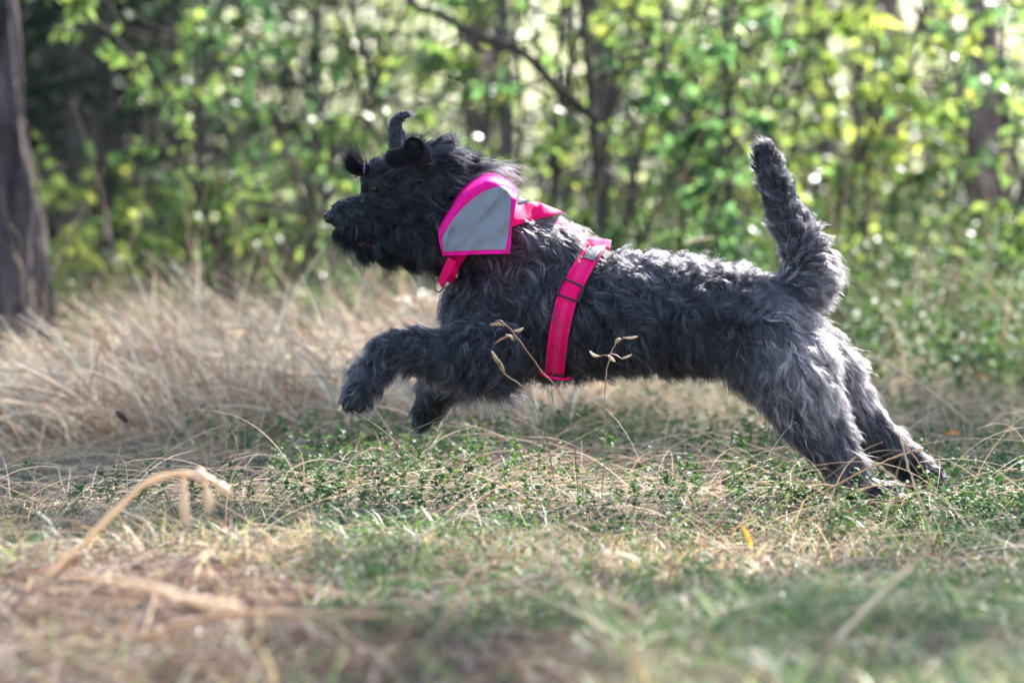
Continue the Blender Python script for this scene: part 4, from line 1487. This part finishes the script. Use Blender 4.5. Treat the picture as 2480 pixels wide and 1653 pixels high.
def bdepth(px, py):
    d = np.min(np.hypot(TOPS[:, 0] - px, TOPS[:, 1] - py))
    t = min(1, d / 19)
    y = -0.05 - 0.085 * math.sqrt(1 - (1 - t) ** 2)
    y -= 0.012 * max(0, (d - 19) / 100)
    y += 0.012 * noise.noise(Vector((px * 0.026 + py * 0.02, py * 0.010 - px * 0.006, 1))) * (t > 0) + 0.002 * noise.noise(Vector((px * 0.07, py * 0.05, 4)))
    y += 0.010 * math.exp(-((px - 1098 + (py - 560) * 0.35) / 8) ** 2) * min(1, max(0, (py - 535) / 30))
    y += 0.005 * math.exp(-((px - 1215 + (py - 480) * 0.8) / 10) ** 2) * math.exp(-((py - 500) / 40) ** 2)
    return y


def coons(bot, right, top, left, nu=40, nv=40):
    """boundaries as point lists: bot l->r, right b->t, top l->r, left b->t"""
    B, Rr, T, L_ = [np.array([q[:2] for q in smooth_path([(a, b, 0) for a, b in c_], n_)]) for c_, n_ in ((bot, nu), (right, nv), (top, nu), (left, nv))]
    out = np.zeros((nv, nu, 2))
    for j in range(nv):
        v = j / (nv - 1)
        for i in range(nu):
            u = i / (nu - 1)
            out[j, i] = (1 - v) * B[i] + v * T[i] + (1 - u) * L_[j] + u * Rr[j] - ((1 - u) * (1 - v) * B[0] + u * (1 - v) * B[-1] + (1 - u) * v * T[0] + u * v * T[-1])
    return out


def sheet(name, g, off, material, parent, thick=0.0012, extra=None):
    nv, nu = g.shape[:2]
    w_ = np.array([[P(g[j, i, 0], g[j, i, 1], bdepth(*g[j, i]) + off) for i in range(nu)] for j in range(nv)])
    if extra is not None:
        w_ = np.concatenate([w_, extra(w_)], 0)
        nv = len(w_)
    back = w_ + np.array([0, thick, 0])
    v = np.concatenate([w_.reshape(-1, 3), back.reshape(-1, 3)])
    i = np.arange(nv - 1)[:, None] * nu + np.arange(nu - 1)[None]
    f = np.stack([i, i + 1, i + nu + 1, i + nu], -1).reshape(-1, 4)
    f = np.concatenate([f, f[:, ::-1] + nv * nu])
    o = obj_np(name, v, f, material, smooth=True, parent=parent)
    return o


def over(w_):
    top = w_[-1]
    rows = []
    for a in np.linspace(0.15, 1, 10):
        r_ = top.copy()
        r_[:, 1] = top[:, 1] * (1 - a) + 0.07 * a
        r_[:, 2] += 0.012 * math.sin(a * math.pi) - 0.05 * a ** 3
        rows.append(r_)
    return np.array(rows)


sheet('cloth', coons([(1072, 619), (1125, 617), (1180, 615), (1235, 614)], [(1235, 614), (1240, 550), (1248, 505), (1252, 469)], TOP, [(1072, 619), (1066, 595), (1062, 572), (1063, 550)]), 0, M['pink_cloth'], band_root, extra=over)
SEAM = [(1082, 613.5), (1150, 611.5), (1229, 609.5), (1236, 550), (1241, 500), (1243, 462), (1213, 446), (1174, 456), (1134, 482), (1094, 524), (1069, 568), (1070, 605)]
sp_ = smooth_path([P(a, b, bdepth(a, b) - .0008) for a, b in SEAM], 70)
tube_obj('seam', [sp_], [np.full(70, .0007)], principled_mat('seam_thread', (.75, .01, .22), .6), band_root, seg=5)
sheet('reflective_panel', coons([(1073, 609), (1125, 607), (1180, 605), (1225, 604)], [(1225, 604), (1233, 550), (1237, 500), (1238, 459)], [(1073, 570), (1099, 529), (1135, 490), (1174, 463), (1210, 452), (1238, 459)], [(1073, 609), (1073, 596), (1072, 582), (1073, 570)], 36, 36), -0.002, M['reflect'], band_root)
# ------------------------------------------------------------------ single stems, leaves and the like
STRAW = np.array([0.5, 0.38, 0.24])
PALE = np.array([0.66, 0.56, 0.42])
BROWN = np.array([0.24, 0.15, 0.1])


def stem_thing(name, label, cat, pts, r, tint, Y=None, heads=(), group=None, taper=0.5, rough=0.001, to_ground=True):
    P3 = [np.array(P(q[0], q[1], q[2] if len(q) > 2 else Y)) for q in pts]
    path = smooth_path(P3, 34)
    path[1:-1] += rng.normal(0, rough, (32, 3)) * 0.6
    b = path[0] if path[0][2] < path[-1][2] else path[-1]
    base = (b[0], b[1], float(ground_z(b[0], b[1])))
    root = empty(name, base, label, cat, group)
    rad = np.linspace(1, taper, 34) * r * (0.85 + 0.15 * np.sin(np.arange(34) * 0.9)) * np.clip(np.minimum(np.arange(34) + 1, 34 - np.arange(34)) / 5.0, 0.3, 1)
    if path[0][2] > path[-1][2]:
        rad = rad[::-1]
    tube_obj('stalk', [path], [rad], M['straw'], root, seg=7, tint=tint)
    for h in heads:
        # spikelet: short plump tapering body between two pixels
        a_, b_, rr = np.array(P(*h[0])), np.array(P(*h[1])), h[2]
        s = np.linspace(0, 1, 9)
        mid = (a_ + b_) / 2 + rng.normal(0, 0.002, 3)
        pp = smooth_path([a_, mid, b_], 9)
        k_ = int(np.argmin(np.linalg.norm(path - a_, axis=1) + 0.6 * np.linalg.norm(path - b_, axis=1)))
        k_ = max(0, k_ - 1) if path[0][2] < path[-1][2] else min(33, k_ + 1)
        if np.linalg.norm(path[k_] - a_) > np.linalg.norm(path[k_] - b_):
            pe = b_
        else:
            pe = a_
        tube_obj('pedicel', [smooth_path([path[k_], (path[k_] + pe) / 2 + np.array([0, 0, 0.002]), pe], 6)], [np.full(6, r * 0.5)], M['straw'], root, seg=5, tint=tint)
        tube_obj('spikelet', [pp], [rr * np.sin(np.pi * np.clip(s * 0.93 + 0.05, 0, 1)) ** 0.7 + 0.0003], M['straw'], root, seg=7, tint=(h[3] if len(h) > 3 else tint * 1.1))
    return root


Y = -1.8
stem_thing('grass_stem', 'thick arched straw stem with hanging seed heads, out of focus at lower left', 'grass stem',
           [(-60, 1560, Y), (20, 1480, Y), (75, 1429, Y), (190, 1326, Y), (276, 1239, Y), (345, 1175, Y), (403, 1150, Y), (450, 1146, Y), (484, 1150, Y)], 0.0068, np.array([0.78, 0.64, 0.44]), taper=0.7,
           heads=[((484, 1135, Y), (486, 1172, Y), .009, PALE * 1.2), ((447, 1185, Y), (455, 1280, Y), .007, PALE), ((500, 1180, Y), (505, 1245, Y), .007, PALE), ((520, 1165, Y), (565, 1200, Y), .007, PALE)])
Y = -2.8
stem_thing('grass_stem', 'pale broken straw running down from the arched stem\'s foot', 'grass stem', [(140, 1382, Y), (334, 1412, Y), (460, 1448, Y), (590, 1468, Y)], 0.0058, PALE * 1.25, taper=0.4)
Y = -2.6
stem_thing('grass_stem', 'pale flat straw lying across the lower left foreground', 'grass stem', [(300, 1560, Y), (430, 1515, Y), (560, 1482, Y), (760, 1488, Y), (1000, 1490, Y)], 0.0065, STRAW * 1.1, taper=0.5)
stem_thing('grass_stem', 'faint straw lying lowest in the left foreground', 'grass stem', [(100, 1590, Y), (300, 1560, Y), (480, 1540, Y), (620, 1525, Y)], 0.005, STRAW * 0.9, taper=0.5)
Y = -2.5
stem_thing('grass_stem', 'long pale straw slanting up at the lower right', 'grass stem', [(1900, 1690, Y), (1990, 1590, Y), (2100, 1470, Y), (2230, 1345, Y)], 0.0062, PALE * 1.35, taper=0.5)
stem_thing('grass_stem', 'short pale straw lying beside the slanting one at lower right', 'grass stem', [(1990, 1570, Y), (2100, 1555, Y), (2220, 1560, Y)], 0.0055, PALE, taper=0.8)
Y = -1.6
stem_thing('grass_stem', 'short pale straw lying on the green grass in the middle foreground', 'grass stem', [(990, 1440, Y), (1050, 1420, Y), (1110, 1402, Y)], 0.005, PALE, taper=0.6)
stem_thing('grass_stem', 'small pale leaning straw left of the middle foreground', 'grass stem', [(735, 1405, Y), (770, 1425, Y), (800, 1450, Y)], 0.0055, PALE, taper=0.8)
Y = -.32
stem_thing('grass_stem', 'nodding dry grass stalk in front of the dog\'s elbow', 'grass stem',
           [(1402, 1225, Y), (1395, 1120, Y), (1383, 1023, Y), (1351, 943, Y), (1311, 897, Y), (1268, 839, Y), (1233, 793, Y), (1210, 777, Y), (1187, 787, Y)], 0.0016, BROWN * 1.5, taper=0.8, group='seed stalks in front of the dog',
           heads=[((1187, 787, Y), (1228, 788, Y), .0026, STRAW * .8), ((1245, 800, Y), (1268, 793, Y), .0028, PALE * .8), ((1225, 810, Y), (1240, 824, Y), .0024, PALE * .8), ((1235, 812, Y), (1198, 832, Y), .0018, BROWN * 1.6)])
stem_thing('grass_stem', 'shorter dry stalk with a drooping brown head below the nodding one', 'grass stem',
           [(1345, 1210, Y), (1330, 1090, Y), (1305, 1009, Y), (1274, 943, Y), (1222, 905, Y), (1205, 880, Y), (1190, 852, Y)], 0.0014, BROWN * 1.4, taper=0.8, group='seed stalks in front of the dog',
           heads=[((1190, 850, Y), (1208, 882, Y), .0036, STRAW * .8), ((1208, 870, Y), (1222, 908, Y), .0024, STRAW * .7)])
stem_thing('grass_stem', 'upright forked dry stalk with five small heads against the belly', 'grass stem',
           [(1455, 1255, Y), (1463, 1100, Y), (1465, 976, Y), (1468, 920, Y), (1475, 871, Y), (1490, 835, Y), (1512, 818, Y)], 0.0015, STRAW * .9, taper=0.8, group='seed stalks in front of the dog',
           heads=[((1512, 818, Y), (1545, 814, Y), .0022, PALE * .9), ((1490, 828, Y), (1504, 820, Y), .0022, PALE * .8), ((1428, 850, Y), (1452, 862, Y), .0024, PALE), ((1472, 860, Y), (1490, 876, Y), .003, PALE), ((1505, 868, Y), (1530, 858, Y), .002, PALE * .9)])
tw = P(1452, 862, Y)
stem_thing('grass_stem', 'bent dark twiggy stalk below the harness loop', 'grass stem', [(1500, 1120, .1), (1440, 1050, .1), (1400, 1005, .1), (1345, 985, .1), (1335, 930, .1)], 0.0013, BROWN * .8, taper=.6)
Y = -.3
stem_thing('grass_stem', 'straw stem slanting up to the right across the hind feet', 'grass stem', [(1918, 1243, Y), (2010, 1182, Y), (2110, 1130, Y), (2195, 1097, Y), (2230, 1086, Y)], 0.0024, STRAW, taper=.8, group='straws crossing the hind feet', heads=[((2212, 1092, Y), (2236, 1084, Y), .004, PALE)])
stem_thing('grass_stem', 'straight thin stem leaning down to the right past the far hind foot', 'grass stem', [(2320, 1268, Y), (2270, 1190, Y), (2216, 1106, Y), (2165, 1031, Y)], 0.002, STRAW * .9, taper=.7, group='straws crossing the hind feet')
stem_thing('grass_stem', 'pale wide blade standing between the crossing stems at the hind feet', 'grass stem', [(2262, 1285, -.5), (2225, 1200, -.5), (2200, 1130, -.5), (2176, 1044, -.5)], 0.0034, PALE * .9, taper=.6, group='straws crossing the hind feet')
stem_thing('grass_stem', 'straw stem under the near hind foot, leaning left', 'grass stem', [(2018, 1288, Y), (1980, 1230, Y), (1945, 1180, Y), (1915, 1142, Y)], 0.002, STRAW, taper=.6, group='straws crossing the hind feet')
stem_thing('grass_stem', 'low brown stalk lying right under the hind feet', 'grass stem', [(1940, 1290, -.5), (2080, 1225, -.5), (2200, 1215, -.5), (2330, 1250, -.5)], 0.0022, BROWN * 1.5, taper=.6, group='straws crossing the hind feet')
stem_thing('grass_stem', 'short upright straw between the hind feet and the right edge', 'grass stem', [(2150, 1300, -.5), (2160, 1240, -.5), (2178, 1190, -.5)], 0.0035, STRAW * .9, taper=.9, group='straws crossing the hind feet')
# behind the dog
stem_thing('grass_stem', 'stiff pale stalk under the tail behind the rump', 'grass stem', [(1985, 830, 1.6), (1975, 765, 1.6), (1956, 700, 1.6)], 0.005, PALE, taper=.8)
stem_thing('grass_stem', 'curved pale stalk right of the rump', 'grass stem', [(2075, 860, 2.2), (2063, 800, 2.2), (2040, 755, 2.2), (1995, 708, 2.2)], 0.004, STRAW, taper=.7)
stem_thing('grass_stem', 'long arching blade behind the thigh, bending down to the right', 'grass stem', [(2358, 1030, 1.5), (2270, 960, 1.5), (2159, 887, 1.5), (2110, 868, 1.5), (2071, 863, 1.5)], 0.0036, PALE, taper=.6)
stem_thing('grass_stem', 'pale straw propped against the arching blade', 'grass stem', [(2128, 964, 1.4), (2150, 930, 1.4), (2178, 885, 1.4)], 0.0036, PALE, taper=.8)
stem_thing('grass_stem', 'bent straw in the low plants at the right edge', 'grass stem', [(2385, 1038, 1.2), (2420, 1010, 1.2), (2450, 1000, 1.2), (2490, 1018, 1.2)], 0.004, PALE, taper=.7)
stem_thing('grass_stem', 'pale horizontal blade caught in the shrub behind the back', 'grass stem', [(1655, 590, 3.4), (1690, 580, 3.4), (1730, 575, 3.4)], 0.006, PALE, taper=.5)
stem_thing('grass_stem', 'arching golden blade on top of the swept grass', 'grass stem', [(835, 911, 1.9), (720, 830, 1.9), (640, 800, 1.9), (576, 793, 1.9), (478, 802, 1.9), (420, 820, 1.9), (391, 832, 1.9)], 0.0038, PALE, taper=.7)
stem_thing('grass_stem', 'leaning straw under the dog\'s chin', 'grass stem', [(905, 705, 2.0), (880, 680, 2.0), (835, 620, 2.0)], 0.005, PALE, taper=.6)
stem_thing('grass_stem', 'curled brown stalk in front of the pine trunk', 'grass stem', [(60, 820, 3.2), (55, 700, 3.2), (50, 590, 3.2), (35, 555, 3.2), (20, 540, 3.2)], 0.0025, STRAW * .7, taper=.6)
for (pts, lab) in (([(560, 1135, .4), (575, 1080, .4), (563, 1045, .4)], 'short brown stalk standing in the shaded grass at left'), ([(835, 1160, .3), (850, 1115, .3), (900, 1085, .3), (935, 1090, .3)], 'hooped pale straw below the front paws'),
                   ([(975, 1165, .4), (1080, 1130, .4), (1200, 1095, .4)], 'long thin straw lying under the front paws'), ([(750, 1345, -.3), (755, 1285, -.3), (750, 1250, -.3)], 'thin upright straw in front of the shaded grass'),
                   ([(1200, 1300, -.66), (1260, 1290, -.66), (1365, 1295, -.66)], 'white curved straw lying in front of the dog\'s shadow'), ([(1690, 1308, -1.05), (1770, 1335, -1.05), (1865, 1372, -1.1)], 'brown straw lying right of the yellow leaf')):
    stem_thing('grass_stem', lab, 'grass stem', pts, 0.0022, PALE if 'white' in lab or 'pale' in lab else STRAW * .85, taper=.6, group='single straws in the grass')

# pale flaky seed head behind the chest
sh = empty('seed_head', P(1000, 850, 3.0), 'bleached drooping seed head with round pale flakes in front of the dog\'s chest', 'seed head')
st_ = smooth_path([P(1040, 900, 3.0), P(1045, 800, 3.0), P(1030, 720, 3.0), P(985, 735, 3.0)], 14)
tube_obj('stalk', [st_], [np.linspace(.0025, .001, 14)], M['straw'], sh, tint=PALE)
for k in range(85):
    a = rng.uniform(0, 1)
    c = P(1085 - 130 * a + rng.normal(0, 14), 705 + 85 * rng.random() + 20 * a, 3.0 + rng.normal(0, .03))
    d_ = Vector(rng.normal(0, 1, 3)).normalized()
    if k == 0:
        fl = blob('flake', c, (.011, .005, .008), M['straw'], sh, sub=2)
        at_ = fl.data.attributes.new('tint', 'FLOAT_COLOR', 'POINT')
        at_.data.foreach_set('color', np.tile([.78, .7, .58, 1], len(fl.data.vertices)))
        flm = fl.data
        off0 = Vector(c) - sh.location
        for v in flm.vertices:
            v.co -= off0
        fl.location = off0
    else:
        o = bpy.data.objects.new('flake', flm)
        o.location = Vector(c) - sh.location
        o.rotation_euler = tuple(rng.uniform(-1, 1, 3))
        s_ = float(rng.uniform(.7, 1.3))
        o.scale = (s_, s_, s_)
        link(o, sh)


def leaf_thing(name, label, px, py, Y_, size, tint, d, up, cat='leaf', wide=.55):
    me = np_mesh('leaf_blade', LV8 * np.array([1, wide, 1]), LF8, M['straw'], np.tile(tint, (len(LV8), 1)), True)
    o = bpy.data.objects.new(name, me)
    o.location = P(px, py, Y_)
    rr = frames(np.array([d], float), np.array([up], float))[0]
    o.rotation_euler = Matrix([list(q) for q in rr]).to_euler()
    o.scale = (size,) * 3
    C.objects.link(o)
    return tag(o, label, cat)


leaf_thing('fallen_leaf', 'narrow bright yellow leaf standing up in the grass below the belly', 1818, 1338, -.93, .054, (.75, .42, .05), (-.25, 0, 1), (0.5, -1, 0), wide=.3)
leaf_thing('fallen_leaf', 'small yellow leaf in the mossy patch left of centre', 596, 1246, -.3, .018, (.75, .5, .05), (1, 0, .3), (0, -.6, 1))
leaf_thing('fallen_leaf', 'orange leaf blurred in the low plants right of the hind feet', 2290, 1052, 1.6, .05, (.7, .25, .05), (1, 0, .1), (0, -.7, 1))
leaf_thing('fallen_leaf', 'orange leaf blurred farther back above the right hind foot', 2360, 915, 3.0, .045, (.65, .28, .08), (1, 0, .2), (0, -.7, 1))
def cone_fn(c):
    q = math.atan2(c.y, c.z)
    return Vector(c) * (0.8 + 0.3 * abs(math.sin(c.x * 9 + (1.6 if math.sin(q * 4) > 0 else 0))) + 0.15 * noise.noise(c * 3))


pc_ = blob('pine_cone', P(295, 1008, 1.0), (.017, .0065, .0065), principled_mat('dark_cone', (.05, .03, .025), .7, 90, .5, bump=.6), None, rot=Matrix.Rotation(R(42), 3, 'Y'), sub=4, fn=cone_fn)
tag(pc_, 'small dark brown cone caught in the dry grass at left', 'cone')
